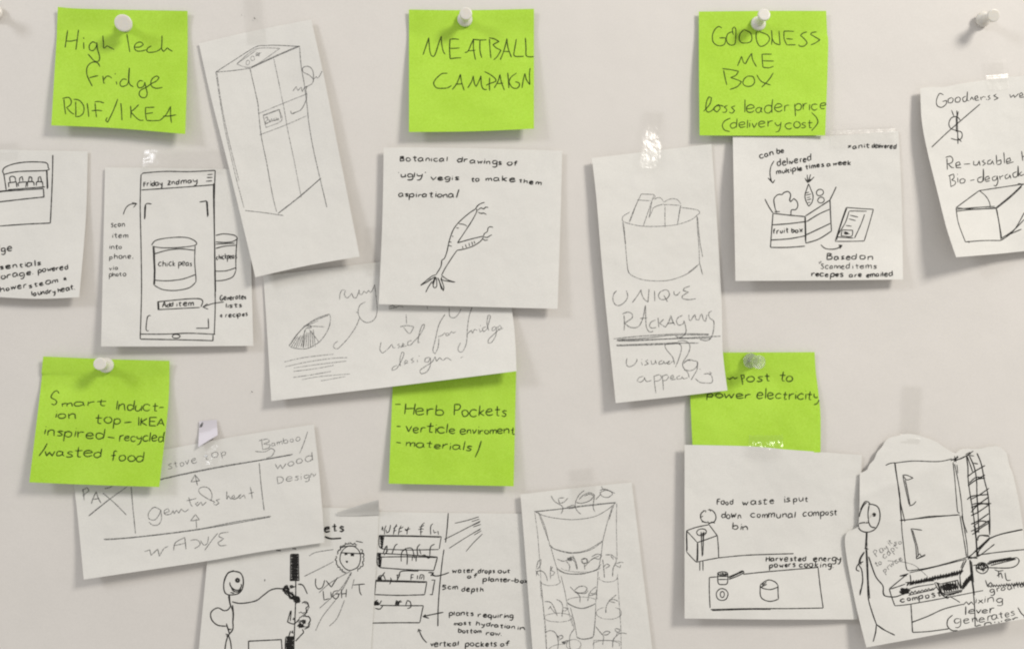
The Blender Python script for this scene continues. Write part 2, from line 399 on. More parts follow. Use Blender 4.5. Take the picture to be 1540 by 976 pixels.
E = (590, 0, 4.4375)
g2 = Sheet('sticky_note', 'green sticky note at top centre reading Meatball Campaign', 'sticky note',
    [(615, 15), (700, 16), (803, 14)], [(615, 199), (710, 198), (803, 194)],
    [[1.6, 1.2, 1.6], [.8, .8, .9], [2.1, 2.0, 2.1], [3.4, 3.2, 3.4], [4.6, 4.4, 4.6], [5.6, 5.4, 5.8]], 'green',
    left=[(615, 15), (615, 199)], right=[(803, 14), (803, 194)], group=NOTE, seed=2)
g2.ink('handwriting', T(E, """205,368 225,310 243,255 250,340 262,375 275,380 290,355 310,290 327,245 330,300 340,345 353,365;
 385,262 382,330 386,395;385,264 415,262 445,266;386,326 420,325 450,322;386,395 420,390 460,388;
 482,353 505,345 525,300 542,262 542,330 555,402;510,342 555,338;540,265 590,270 628,268;585,270 585,340 597,388;
 648,262 652,330 658,390;645,255 680,262 712,280 672,300 690,320 725,338 700,380 676,402;
 720,402 745,340 765,260 772,320 795,385;738,345 785,348;828,262 818,320 812,372 840,380 878,378;888,255 892,320 893,372 915,382 945,380"""), 'biro', 1.8)
g2.ink('handwriting', T(E, """368,492 330,495 290,530 276,560 295,588 335,592 370,588 395,572;400,600 430,560 455,498 462,550 480,606;420,565 470,562;
 503,590 530,545 540,508 548,560 560,580 580,540 592,508 595,570 610,598 632,600;650,520 648,570 650,608;615,480 650,498 685,525 690,545 650,560 625,572;
 680,590 705,545 718,500 728,550 748,604;695,560 740,558;770,488 775,540 778,590;830,490 795,515 780,550 800,585 830,592 848,575 845,555 820,548;
 865,590 875,530 885,492;885,492 895,535 918,568;918,568 915,500 920,455"""), 'biro', 1.8)

Pv = (1030, 0, 4.4375)
g3 = Sheet('sticky_note', 'green sticky note at upper right reading Goodness Me Box', 'sticky note',
    [(1051, 18), (1150, 17), (1242.5, 17)], [(1052, 204), (1150, 204.5), (1241, 204)],
    [[1.4, 2.0, 1.6], [1.4, 1.3, 1.0], [2.6, 2.3, 2.0], [3.4, 3.0, 2.7], [3.8, 3.5, 3.2], [4.2, 4.0, 3.8]], 'green',
    left=[(1051, 18), (1051, 100), (1052, 204)], right=[(1242.5, 17), (1244, 50), (1245.5, 75), (1241, 204)], group=NOTE, seed=3)
g3.ink('handwriting', T(Pv, """247,190 225,180 200,200 184,240 190,285 225,308 262,300 272,270 270,255;230,256 272,255;
 320,222 318,195 330,183 340,200 338,270 330,300 300,302 280,280 278,250 290,225 315,215 325,235;
 395,200 370,225 362,260 375,285 405,290 440,280 447,250 435,220 395,200;478,212 475,250 485,290 505,312 540,300 565,265 550,235 500,215;
 578,205 582,260 578,302;580,255 600,290 635,302;628,208 632,260 636,302;662,210 662,260 680,302;660,210 728,212;675,260 720,265;680,302 740,302;
 815,215 785,225 772,240 800,265 815,290 790,312 762,308 760,298;880,215 850,220 838,232 870,250 902,268 870,290 840,302"""), 'biro', 1.7)
g3.ink('handwriting', T(Pv, """352,443 365,410 378,378 392,420 405,428 425,390 446,358 452,400 478,448;515,362 518,420 522,452;515,365 580,364;520,408 595,410;522,452 560,455 592,445"""), 'biro', 1.7)
g3.ink('handwriting', T(Pv, """258,470 268,520 280,570;250,460 310,468 358,478 340,505 305,520 350,535 378,548 350,580 300,600;
 420,510 395,530 388,560 410,578 445,575 465,550 455,515 420,510;480,502 510,545 572,570;590,488 560,535 512,585"""), 'biro', 1.7)
g3.ink('handwriting', T(Pv, """125,745 165,700 178,655 160,648 145,680 140,725 152,750 180,740 200,715 225,700 235,725 215,750 195,735 205,712 235,705 258,712;
 285,705 262,715 280,735 270,752 250,750;335,708 310,718 332,740 315,758 295,750""") + W(Pv, 'leader', 392, 757, 690, 748, 42) + W(Pv, 'price', 730, 740, 940, 728, 44), 'biro', 1.7)
g3.ink('handwriting', T(Pv, "305,790 265,810 250,840 265,870 300,880;845,752 880,790 885,825 845,875") + W(Pv, 'delivery', 300, 856, 640, 850, 34) + W(Pv, 'cost', 668, 862, 850, 856, 36), 'biro', 1.7)

Hv = (30, 520, 4.4375)
p0 = None
g4 = Sheet('sticky_note', 'green sticky note at left reading Smart Induction top', 'sticky note',
    [(65, 536), (160, 540), (255, 542.5)], [(44, 725), (140, 729), (239.6, 732)],
    [[3.0, 2.4, 2.4], [1.2, 1.2, 1.3], [3.2, 3.1, 3.1], [5.0, 4.8, 4.8], [6.6, 6.4, 6.4], [8, 7.6, 7.8]], 'green',
    left=[(65, 536), (62.5, 560), (61.5, 580), (44, 725)], right=[(255, 542.5), (253, 610), (239.6, 732)], group=NOTE, seed=4)
g4.ink('handwriting', T(Hv, "262,318 245,300 220,316 208,345 238,362 245,380 228,394 210,386") + W(Hv, 'mart', 275, 404, 565, 398, 26) + W(Hv, 'Induct', 640, 428, 915, 438, 37) + T(Hv, "928,412 960,410"), 'biro', 2.05)
g4.ink('handwriting', W(Hv, 'ion', 235, 480, 372, 486, 32) + W(Hv, 'top', 500, 515, 665, 520, 36) + T(Hv, "695,512 745,508") + W(Hv, 'IKEA', 785, 530, 955, 534, 30), 'biro', 2.05)
g4.ink('handwriting', W(Hv, 'inspired', 160, 592, 558, 626, 36) + T(Hv, "585,608 632,614") + W(Hv, 'recycled', 660, 634, 955, 638, 34), 'biro', 2.05)
g4.ink('handwriting', T(Hv, "182,650 160,690 126,735") + W(Hv, 'wasted', 165, 735, 540, 742, 36) + W(Hv, 'food', 602, 768, 820, 774, 38), 'biro', 2.05)

J = (570, 550, 5.136)
g5 = Sheet('sticky_note', 'green sticky note at lower centre listing Herb Pockets and materials', 'sticky note',
    [(592, 541), (776.5, 547)], [(584.6, 727), (680, 729), (772.5, 731)],
    [[.7, .6, .7], [.7, .6, .7], [1.5, 1.3, 1.4], [2.6, 2.3, 2.5], [3.7, 3.4, 3.6], [4.8, 4.5, 4.8]], 'green', group=NOTE, seed=5)
g5.ink('handwriting', T(J, "125,298 168,297") + W(J, 'Herb', 195, 372, 492, 380, 46) + W(J, 'Pockets', 572, 385, 980, 388, 46), 'biro', 2.05)
g5.ink('handwriting', T(J, "135,467 168,468") + W(J, 'verticle', 200, 512, 585, 522, 40) + W(J, 'enviroment', 622, 524, 1045, 526, 32), 'biro', 2.05)
g5.ink('handwriting', T(J, "132,590 170,596;790,578 768,650 742,706") + W(J, 'materials', 205, 620, 715, 658, 32), 'biro', 2.05)

Sv = (1010, 520, 5.424)
g6 = Sheet('sticky_note', 'green sticky note under a clear push pin about compost electricity', 'sticky note',
    [(1037, 530), (1130, 530), (1225, 529.6)], [(1042, 682), (1140, 682), (1234, 680)],
    [[1.4, 1.2, 1.5], [.8, .7, .8], [1.7, 1.4, 1.5], [2.6, 2.2, 2.2], [3.0, 2.6, 2.3], [3.2, 2.7, 2.3]], 'green',
    left=[(1037, 530), (1038, 597), (1042, 682)], right=[(1225, 529.6), (1227, 560), (1231, 592), (1234, 625), (1234, 680)], group=NOTE, seed=6)
g6.ink('handwriting', T(Sv, "452,262 475,272 500,255 515,268 540,256;565,235 575,280 580,318;568,240 590,238 592,262 578,268") + W(Sv, 'ost', 610, 292, 800, 290, 42) + W(Sv, 'to', 878, 290, 988, 292, 42), 'biro', 2.05)
g6.ink('handwriting', W(Sv, 'power', 285, 420, 640, 432, 34) + W(Sv, 'electricity', 690, 432, 1205, 438, 42), 'biro', 2.05)

# ------------------------------------------------------------------ white pages
C = (0, 210, 3.753); C2 = (0, 340, 7.507)
pg0 = Sheet('paper_note', 'white page cut by the left edge with shelf drawing and shower steam text', 'paper note',
    [(-120, 223), (132, 228)], [(-110, 440), (0, 447), (60, 449.5), (119, 447)],
    [[.6, .6, .7], [1.0, 1.0, 1.2], [3.0, 3.0, 3.2], [5.4, 5.2, 5.6]], 'paper',
    right=[(132, 228), (130, 310), (126, 370), (119, 447)], group=PAGE, seed=7)
pg0.ink('shelf_drawing', T(C, """35,285 22,200 15,180 28,158 80,138 150,128 230,128 265,135 272,160 265,175 100,182 22,198;265,175 270,275;262,172 266,280;
 -20,300 35,292 245,278;45,284 150,276 255,268;-20,294 60,288;245,278 248,325 150,335 0,352 -20,354;298,88 296,200 290,350 284,472;284,472 150,478 -20,490;
 50,270 48,245 92,240 95,270;58,240 55,215 70,208 85,215 88,240;105,265 105,245 150,240 145,270;110,240 112,218 125,210 130,235;
 155,268 155,240 188,240 192,262;160,238 165,212 178,215 180,238;205,262 208,240 240,240 242,265;215,238 218,214 228,210 235,240"""), 'pen', 1.8)
pg0.ink('handwriting', W(C2, 'dge', -70, 290, 142, 285, 48), 'pen', 2.1)
pg0.ink('handwriting', W(C2, 'ssentials', -70, 498, 465, 440, 38), 'pen', 2.1)
pg0.ink('handwriting', W(C2, 'storage.', -110, 618, 370, 545, 38) + W(C2, 'powered', 430, 527, 775, 485, 36), 'pen', 2.1)
pg0.ink('handwriting', W(C2, 'Shower', -60, 752, 300, 690, 36) + W(C2, 'steam', 325, 700, 660, 635, 36) + W(C2, '&', 715, 625, 758, 622, 32), 'pen', 2.1)
pg0.ink('handwriting', W(C2, 'laundry', 358, 788, 628, 755, 34) + W(C2, 'heat.', 655, 752, 850, 712, 34), 'pen', 2.1)

Dv = (140, 210, 3.05)
pg1 = Sheet('paper_note', 'white page with phone scanning a tin of chick peas drawn in black', 'paper note',
    [(158, 252), (250, 253), (374, 255)], [(152, 521), (260, 521), (381, 520)],
    [[1.2, .7, .6, .5], [1.8, 1.0, .7, .6], [3.4, 2.4, 1.4, 1.0], [5.6, 5.0, 4.4, 3.6]], 'paper', group=PAGE, seed=8)
pg1.ink('phone_drawing', T(Dv, """220,160 216,300 220,500 222,700 216,915;222,162 228,155 330,147 440,148 560,142;560,142 556,300 558,600 560,760 556,892;
 556,200 552,240 558,500 562,700;222,232 400,220 556,208;218,915 400,918 550,922 550,895;218,892 330,892 440,888 560,893;236,366 240,300 268,296;238,362 242,302;
 488,287 520,282 525,355;524,284 528,350;265,808 250,812 243,872 256,876;528,820 530,865 472,865;524,162 548,160;522,175 548,174;518,192 546,190;
 296,742 298,780 490,770;296,744 486,730 495,768;300,746 302,778""") + ell(Dv, 381, 902, 18, 9), 'pen', 1.7)
pg1.ink('tin_drawing', T(Dv, """268,485 290,462 360,450 430,450 470,468 468,485 400,495 320,497 272,490;275,492 280,600 278,668;280,495 284,600 282,665;468,488 466,560 472,640 470,655;
 280,668 320,688 380,692 440,680 470,655;280,525 340,508 400,502 465,508;280,645 340,648 410,640 468,620""") + W(Dv, 'chick', 298, 582, 378, 580, 17) + W(Dv, 'peas', 390, 580, 455, 578, 17), 'pen', 1.6)
pg1.ink('tin_drawing', T(Dv, """562,440 600,433 650,440 662,455 640,468 600,472 562,470;660,455 655,540 655,600;655,600 640,630 600,645 562,648;562,500 600,490 655,485;562,604 610,602 655,588;562,480 650,476""")
  + W(Dv, 'chickpeas', 565, 550, 660, 545, 15), 'pen', 1.6)
pg1.ink('handwriting', W(Dv, 'Friday', 232, 216, 318, 212, 16) + W(Dv, '2nd', 342, 208, 396, 204, 15) + W(Dv, 'may', 402, 203, 480, 199, 15), 'pen', 1.9)
pg1.ink('handwriting', W(Dv, 'Add', 318, 768, 365, 766, 15) + W(Dv, 'item', 382, 765, 465, 762, 15), 'pen', 1.9)
pg1.ink('handwriting', W(Dv, 'Scan', 82, 402, 146, 400, 14) + W(Dv, 'item', 88, 450, 160, 450, 14) + W(Dv, 'into', 75, 502, 130, 502, 14) + W(Dv, 'phone,', 75, 548, 186, 546, 14)
  + W(Dv, 'via', 74, 598, 116, 596, 12) + W(Dv, 'photo', 72, 630, 153, 624, 13), 'pen', 1.5)
pg1.ink('handwriting', W(Dv, 'Generates', 582, 738, 703, 730, 14) + W(Dv, 'lists', 608, 772, 686, 768, 12) + W(Dv, '& recipes', 582, 818, 710, 808, 13), 'pen', 1.9)
pg1.ink('arrow', T(Dv, "138,345 150,315 170,298 200,295;178,290 200,294 185,312;600,745 550,752 503,768;525,752 503,768 528,778"), 'pen', 1.5)

B = (290, 20, 2.381); B2 = (340, 0, 7.506)
def bevel_edge(u, v, x, y): return 0
pg3 = Sheet('paper_note', 'white page in pencil about wax used for fridge design', 'paper note',
    [(396, 415), (580, 393), (762, 372)], [(408, 603), (600, 580), (777, 558)],
    [[.5, .4, .5], [.9, .5, .7], [2.4, 2.2, 3.4], [5.5, 7.0, 9.0]], 'paper',
    left=[(396, 415), (401, 490), (408, 603)], right=[(762, 372), (770, 465), (774, 500), (777, 558)], group=PAGE, seed=9)
G = (390, 400, 3.85)
hat = ""
for i in range(11): hat += ";%d,%d %d,%d" % (185 + i * 14, 468 + i % 3 * 3, 222 + i * 9, 408 - i * 4 + (i % 2) * 6)
pg3.ink('fruit_slice_drawing', T(G, """172,460 215,400 270,345 330,305 405,278 412,300 405,350 380,400 340,445 275,478 200,475 172,460;178,458 240,372 300,325 400,285;
 285,348 378,352;290,368 345,440;262,375 252,470;262,372 262,386 272,360 300,352;270,350 295,345 300,358 275,362;255,350 290,338 340,318""" + hat), 'pencil', 1.3)
pg3.ink('handwriting', T(G, """465,195 468,160 482,138 500,145 492,165 505,185 520,178 535,158 545,182 560,185 572,160 578,138 582,165 595,165 605,145 620,158 632,142 645,155 660,130 668,108;
 668,110 676,180 682,260 665,310 625,328 590,310 572,270 582,228 615,208;560,268 575,272""") , 'pencil', 1.3)
pg3.ink('handwriting', T(G, """750,240 770,228 792,240 810,232 835,238;750,248 800,238;972,232 974,252;1100,240 1102,290 1128,300 1152,280 1168,248;
 705,440 698,485 714,505 745,480 768,452;768,452 775,475 790,472;812,450 800,456 816,466 802,476;818,472 840,455 830,448 826,468 852,462;882,432 862,438 858,458 875,458 892,440;892,440 925,405 952,360 956,338 942,345 925,395 918,445 930,440;
 1075,280 1040,340 1018,430 1005,490 1018,508 1035,470 1040,420;1035,410 1060,400 1075,385;1092,388 1078,392 1082,404 1096,400 1096,388;1100,398 1112,380 1122,388 1138,380;
 1232,240 1215,290 1205,360 1200,440 1180,492 1160,498 1150,478 1165,445;1205,392 1228,372 1234,392 1246,368 1262,374;1272,362 1278,382 1290,375;1280,342 1283,348;1312,352 1292,362 1298,382 1318,366;1318,366 1338,292 1325,285 1318,330 1328,374;1366,350 1350,358 1348,375 1364,370 1372,352;1372,352 1370,400 1345,442 1325,446 1327,426 1355,398 1382,372;1382,372 1402,358 1394,344 1380,356 1388,372 1412,360"""), 'pencil', 1.4)
pg3.ink('handwriting', T(G, """798,575 772,588 768,604 795,594 824,545 838,505 826,498 815,535 816,580;838,572 860,553 848,543 840,562 862,562;892,532 878,542 896,552 880,562;916,542 915,558;924,518 928,524;986,528 962,535 958,555 978,555 990,530;990,530 990,575 970,612 938,625 930,605 960,582 1000,555 1018,525;1018,525 1025,552 1045,530 1064,546 1085,532 1112,546;1165,532 1182,525"""), 'pencil', 1.4)
pg3.ink('arrow', T(G, "580,300 560,350 520,410 480,455 450,480 430,470 435,450 455,435;850,280 852,335;815,352 855,345 895,352 876,388 862,388 835,355"), 'pencil', 1.3)
pg3.ink('ruled_lines', T(G, """145,555 260,530 430,510;150,583 280,555 420,535 510,530;200,590 340,570 505,550;195,610 320,595 430,575;195,645 300,630 415,610;245,658 350,640 525,625;355,665 500,640"""), 'faint', 1.4)

pg2 = Sheet('paper_note', 'tall white page with a tilted pencil drawing of a fridge', 'paper note',
    [(299, 66), (385, 46), (468, 30)], [(384, 417), (460, 400), (541, 386)],
    [[.9, .6, .6, 2.2], [1.6, 1.0, 1.4, 3.4], [3.2, 2.6, 3.0, 4.4], [7.4, 7.2, 7.0, 7.4]], 'paper',
    left=[(299, 66), (318, 150), (346, 260), (384, 417)], right=[(468, 30), (486, 110), (512, 240), (541, 386)], group=PAGE, seed=10)
pg2.ink('fridge_drawing', T(B, """82,212 150,168 225,122 262,117 300,116 382,120;82,212 140,207 207,198;207,198 300,155 382,120;210,194 300,152 380,118;
 205,200 214,240 232,320 236,360 245,440 265,540 285,650 300,712;382,118 388,190 400,260 410,340 415,390 430,480 455,590 480,695;
 187,707 250,714 325,725;305,718 380,660 460,590;306,716 384,655 455,594"""), 'pencil', 1.4)
pg2.ink('fridge_drawing', T(B, """82,212 100,330 118,430 150,570 168,640 183,697;86,215 105,340 130,460 165,600;290,165 308,250 328,350 340,420 365,540 388,660;
 236,360 320,325 408,290;238,437 330,402 408,368;157,183 225,130 312,127 212,192 157,183;252,368 308,347 318,385 262,410 252,368;250,366 310,345 316,380""")
 + W(B, 'COOK', 190, 185, 245, 148, 8) if False else T(B, """82,212 100,330 118,430 150,570 168,640 183,697;86,215 105,340 130,460 165,600;290,165 308,250 328,350 340,420 365,540 388,660;
 236,360 320,325 408,290;238,437 330,402 408,368;157,183 225,130 312,127 212,192 157,183;160,180 228,134;252,368 308,347 318,385 262,410 252,368;250,366 310,345 316,380
 """) + ell(B, 197, 178, 6, 9, rot=20) + ell(B, 214, 163, 7, 8) + ell(B, 232, 148, 6, 5) + T(B, "224,155 240,142;238,156 232,148 246,142"), 'faint', 1.4)
pg2.ink('handwriting', T(B, "258,378 266,372 268,382 258,392 264,395;272,380 276,392 282,378 286,390;292,376 288,384 296,386;298,374 300,386 306,376 308,386;256,400 280,388 308,380"), 'pencil', 1.3)
pg2.ink('handwriting', T(B, """358,280 370,264 376,278 388,266 392,282 400,268 408,262 405,278;395,212 392,200 402,192 418,193 430,208 432,235 428,252 412,262 405,268;
 395,212 420,225 432,238 442,228 446,234 454,226 463,208"""), 'pencil', 1.4)
pg2.ink('arrow', T(B, "405,278 408,300 400,325 385,348 355,360;350,350 354,361 366,358"), 'pencil', 1.4)

Fv = (560, 210, 3.613); F2 = (570, 225, 5.923)
pg4 = Sheet('paper_note', 'white page with ugly vegetable carrot drawing and botanical text', 'paper note',
    [(577, 222), (700, 223), (845.5, 227)], [(569.5, 457.5), (700, 461), (838.5, 464.5)],
    [[3.0, 1.3, 1.2], [3.2, 2.0, 1.8], [3.6, 3.2, 3.4], [4.8, 4.6, 5.4]], 'paper',
    left=[(577, 222), (575, 330), (569.5, 457.5)], right=[(845.5, 227), (843, 330), (838.5, 464.5)], group=PAGE, seed=11)
pg4.ink('handwriting', W(F2, 'Botanical', 185, 106, 602, 108, 29) + W(F2, 'drawings', 695, 115, 1095, 138, 30) + W(F2, 'of', 1140, 140, 1240, 142, 28), 'pen', 2.1)
pg4.ink('handwriting', W(F2, "'ugly'", 170, 245, 415, 252, 30) + W(F2, 'vegis', 460, 270, 705, 274, 28) + W(F2, 'to', 822, 284, 890, 284, 28) + W(F2, 'make', 948, 280, 1210, 288, 30) + W(F2, 'them', 1245, 292, 1450, 320, 26), 'pen', 2.1)
pg4.ink('handwriting', W(F2, 'aspirationa', 168, 420, 665, 430, 30) + T(F2, "712,356 700,395 690,430"), 'pen', 2.1)
pg4.ink('carrot_drawing', T(Fv, """560,378 520,405 470,450 440,490 418,550 405,610 390,648 378,655 372,690 345,735;562,376 568,388 548,430 510,490 462,562;
 462,562 540,540 605,525;604,530 585,555 545,580 500,595 460,602;460,602 430,645 395,700 376,738;470,458 498,462 515,472;455,480 470,482;432,524 440,528;415,556 430,558;412,575 432,580;
 490,580 492,592;505,570 512,588;525,562 528,580;540,556 545,575;552,552 558,566;560,378 572,360 590,348 610,342;572,385 590,372 605,378 615,368 630,370;575,395 590,402 605,400 620,408;
 568,380 568,395;605,525 608,512 625,500 628,482 640,474 656,478;605,530 625,532 640,522 650,518;600,540 612,548 628,545;
 376,738 410,762 450,775 400,768 370,760;376,745 375,765;345,735 320,745 262,792 300,772 340,745;325,770 305,800 290,830;340,745 325,785;345,745 330,795 340,806 350,795 348,750;
 355,750 372,790 385,822 388,800 372,755;362,760 376,815;318,755 300,775"""), 'pen', 1.6)

I = (100, 620, 3.755)
pg6 = Sheet('paper_note', 'white page cut by the bottom edge with herb wall and UV light person', 'paper note',
    [(318, 760), (484, 763), (570, 764)], [(290, 1075), (553, 1075)],
    [[1.0, .9, .8, .7], [2.2, 1.0, .8, .8], [3.2, 1.4, .9, .9], [4.2, 3.0, 2.4, 2.2]], 'paper',
    left=[(318, 760), (311, 849), (299, 976), (290, 1075)], right=[(570, 764), (565, 860), (558, 976), (553, 1075)], group=PAGE, seed=12)
K = (280, 740, 4.137)
pg6.ink('stick_figure_drawing', T(K, """300,490 262,500 238,545 234,600 250,632 290,637 330,625 352,590 354,535 335,500 295,490;298,486 258,505 236,555;
 272,558 275,580 298,604 330,606 346,575;280,590 296,615 325,618 340,600;275,622 300,628;270,640 272,690 290,740 290,800 290,850 265,885;264,640 268,670 276,700;288,700 294,750 292,800;
 285,680 340,690 430,675 480,640 520,610 560,598 602,600;276,705 262,728 235,735 195,718 155,745 158,790 195,825 250,832;250,815 262,850 282,850;256,835 268,878 262,890;
 262,885 248,930 240,985;262,885 276,930 282,985;245,880 268,888;250,890 262,900;340,570 345,578""") + ell(K, 320, 547, 12, 12) + ell(K, 320, 548, 6, 6), 'pen', 2.0)
pg6.ink('plant_wall_drawing', zig(K, (652, 388), (652, 545), (698, 388), (698, 545), 44) + zig(K, (622, 900), (618, 985), (672, 898), (670, 985), 24) +
   T(K, """650,385 698,385 702,548 648,548 650,385;682,548 680,700 672,900;620,898 672,896 670,985;618,900 616,985;650,735 630,805 670,818 700,790;655,735 648,800;650,860 636,900;
 705,568 730,582 754,632;695,570 715,575;720,690 735,680 755,685 760,705 745,720 752,745 725,765;722,850 730,870 712,890 680,925;738,770 765,775 772,800 760,815 765,835 735,850;560,360 590,362;660,350 685,352;
 490,540 488,552""") , 'pen', 1.8)
pg6.ink('plant_wall_drawing', scrib(K, 622, 605, 28, 30, 22, 3) + scrib(K, 650, 640, 40, 24, 26, 4, 40) + scrib(K, 690, 665, 30, 26, 24, 5, 30) + scrib(K, 655, 585, 24, 14, 10, 6)
   + ell(K, 722, 715, 40, 34, -90, 120, jit=.16, n=22) + ell(K, 735, 800, 36, 34, 0, 380, jit=.2, n=26) + scrib(K, 728, 805, 30, 22, 14, 8) + scrib(K, 715, 830, 26, 18, 16, 9) + scrib(K, 672, 790, 9, 12, 8, 10) + scrib(K, 660, 870, 9, 14, 7, 11), 'pen', 1.3)
pg6.ink('table_drawing', T(K, "388,985 388,925 592,915 597,985;386,925 392,930"), 'pen', 1.9)
sp = ""
for i in range(26):
    a = 1.2 + i * .215; sp += " %.0f,%.0f %.0f,%.0f" % (1022 + 68 * math.cos(a), 405 + 80 * math.sin(a), 1022 + 86 * math.cos(a + .1), 405 + 98 * math.sin(a + .1))
pg6.ink('sun_drawing', ell(K, 1022, 408, 65, 76) + ell(K, 1022, 400, 80, 84, -170, -60, jit=.09, n=30) + ell(K, 1024, 410, 80, 88, -40, 60, jit=.09, n=26) + ell(K, 1018, 410, 86, 90, 105, 190, jit=.08, n=26) + T(K, """960,345 1000,335 1060,335;960,375 1020,378 1102,382;1055,303 1100,312""")
   + scrib(K, 993, 382, 13, 9, 14, 12) + scrib(K, 1035, 388, 15, 10, 14, 13) + scrib(K, 1001, 431, 10, 7, 10, 14), 'pen', 1.6)
pg6.ink('light_ray_lines', T(K, """735,522 850,465 918,430;765,395 810,372 918,355;1022,490 900,560 825,625;1028,495 960,600 830,720;1030,500 950,640 850,770 805,860;985,670 940,780 890,832;1045,540 1030,600"""), 'pencil', 1.4)
pg6.ink('handwriting', T(K, """806,535 805,575 822,600 848,588 862,545;870,548 903,590;903,590 942,528"""), 'pen', 1.6)
pg6.ink('handwriting', T(K, """852,612 857,670;857,670 890,660;900,618 904,655;945,610 918,618 912,645 930,662 948,650;948,650 948,632;930,632 955,630;965,602 968,658;998,600 994,652;966,632 996,628;1040,575 1112,570;1076,572 1080,618 1092,640"""), 'pen', 1.5)
pg6.ink('handwriting', W(K, 'ets', 860, 246, 985, 240, 34, slant=0) + T(K, "862,275 900,288 965,285;864,278 905,290"), 'pen', 2.8)

def curl6(u, v, x, y): return 0
Lv = (540, 740, 4.136); L2 = (640, 840, 7.176)
pg7 = Sheet('paper_note', 'white page cut by the bottom edge with stacked planter boxes drawn', 'paper note',
    [(553, 769), (680, 771), (800, 772)], [(545, 1080), (815, 1080)], [[.3, .35, .45], [.3, .5, .5], [.4, .6, .6], [1.0, 1.2, 1.2]], 'paper', group=PAGE, seed=13, rough=.03)
pg7.ink('planter_drawing', zig(Lv, (128, 270), (135, 345), (152, 272), (148, 352), 30) + T(Lv, """125,268 320,270 512,275;125,272 320,274 505,279;125,266 124,330 142,352;155,275 142,350;142,352 300,358 495,355;512,275 498,352;
 140,235 146,212 150,240;158,262 160,228 168,206;168,232 172,252 184,246 192,225 196,202;214,262 220,228 234,198;212,226 228,214 238,208;216,240 232,236;245,264 250,232 262,206;246,228 262,222 276,214;250,246 268,240;
 286,224 292,238 304,232 308,214;298,262 300,238 304,220;284,236 318,226;384,266 384,228 390,204 408,188;368,232 388,226 402,230;374,216 392,212 404,204;378,246 396,244;446,264 444,228 448,206 460,194;462,232 468,252 482,246;490,240 494,264"""), 'pen', 1.5)
pg7.ink('planter_drawing', zig(Lv, (115, 378), (120, 460), (138, 380), (135, 468), 30) + T(Lv, """112,378 300,388 488,402;135,402 300,400 480,405;112,378 112,440 130,468;140,400 132,466;132,468 300,480 465,486;488,402 465,486;
 148,385 165,340 175,332 170,380;205,380 225,330 240,322;155,390 180,360;262,430 265,375 290,350;290,345 300,395 298,450;295,348 330,350 345,410;330,425 332,395;355,430 355,390 ;365,395 362,345 380,322;375,350 385,385;440,395 445,340 470,322;
 385,395 410,390 430,410 450,398 470,406;390,402 460,402"""), 'pen', 1.7)
pg7.ink('planter_drawing', T(Lv, """105,545 260,550 422,555;105,552 260,556 415,560;105,545 96,635;96,635 250,640 408,636;422,555 408,636;235,548 250,520 265,490 370,490 ;232,515 255,512;115,545 125,520 145,515;120,548 160,495;150,510 165,545;
 190,572 200,545 195,530;240,545 238,512;322,545 325,510 340,512;325,530 338,528;362,540 364,515;375,540 382,512 402,515 402,545;385,540 395,520""") + scrib(Lv, 130, 535, 20, 10, 10, 21), 'pen', 1.7)
pg7.ink('planter_drawing', T(Lv, """130,702 260,704 400,704;400,704 378,810;82,812 240,810 378,810;95,700 98,680 118,668;90,690 120,700 140,672;100,720 130,725 150,700;225,700 232,672 245,680;240,700 250,675 262,672;228,685 268,680;
 290,700 300,672 318,680 322,712 300,722""") + scrib(Lv, 110, 690, 20, 14, 12, 22) + scrib(Lv, 240, 690, 16, 14, 12, 23), 'pen', 1.7)
pg7.ink('wall_line_drawing', T(Lv, """555,128 548,220 538,312;528,355 515,450 500,600 492,720 490,832"""), 'pen', 1.7)
pg7.ink('light_ray_lines', T(Lv, """595,192 670,175 745,152;530,292 600,258 755,178;560,348 650,290 758,225;665,368 710,315 768,258;700,182 750,165;710,215 758,198;715,265 760,238;700,208 752,185;712,250 752,232"""), 'pen', 1.2)
pg7.ink('arrow', T(Lv, "445,512 480,520 520,512 560,498;430,498 465,500 445,520;452,505 470,518;398,772 450,760 525,745;415,758 398,772 435,782;472,545 455,635;450,545 475,545;440,635 460,636;422,935 395,905 372,855;365,870 370,850 388,862"), 'pen', 1.8)
pg7.ink('handwriting', W(L2, 'water', 290, 150, 525, 148, 32) + W(L2, 'drops', 565, 155, 750, 152, 30) + W(L2, 'out', 780, 155, 915, 152, 28), 'pen', 2.1)
pg7.ink('handwriting', W(L2, 'of', 450, 208, 568, 208, 28) + W(L2, 'planter', 618, 240, 920, 252, 32) + W(L2, '-box', 915, 252, 1110, 262, 30), 'pen', 2.1)
pg7.ink('handwriting', W(L2, '5cm', 180, 330, 352, 326, 36) + W(L2, 'depth', 388, 352, 628, 352, 34), 'pen', 2.1)
pg7.ink('handwriting', W(L2, 'plants', 250, 614, 525, 608, 32) + W(L2, 'requiring', 565, 625, 948, 640, 32), 'pen', 2.1)
pg7.ink('handwriting', W(L2, 'most', 305, 715, 500, 712, 28) + W(L2, 'hydration', 540, 715, 960, 755, 30) + W(L2, 'in', 990, 765, 1065, 765, 28), 'pen', 2.1)
pg7.ink('handwriting', W(L2, 'bottom', 350, 795, 600, 800, 28) + W(L2, 'row.', 650, 818, 825, 826, 28), 'pen', 2.1)
pg7.ink('handwriting', W(L2, 'vertical', 55, 942, 350, 938, 36) + W(L2, 'pockets', 425, 945, 768, 942, 36) + W(L2, 'of', 805, 940, 905, 938, 36), 'pen', 2.1)

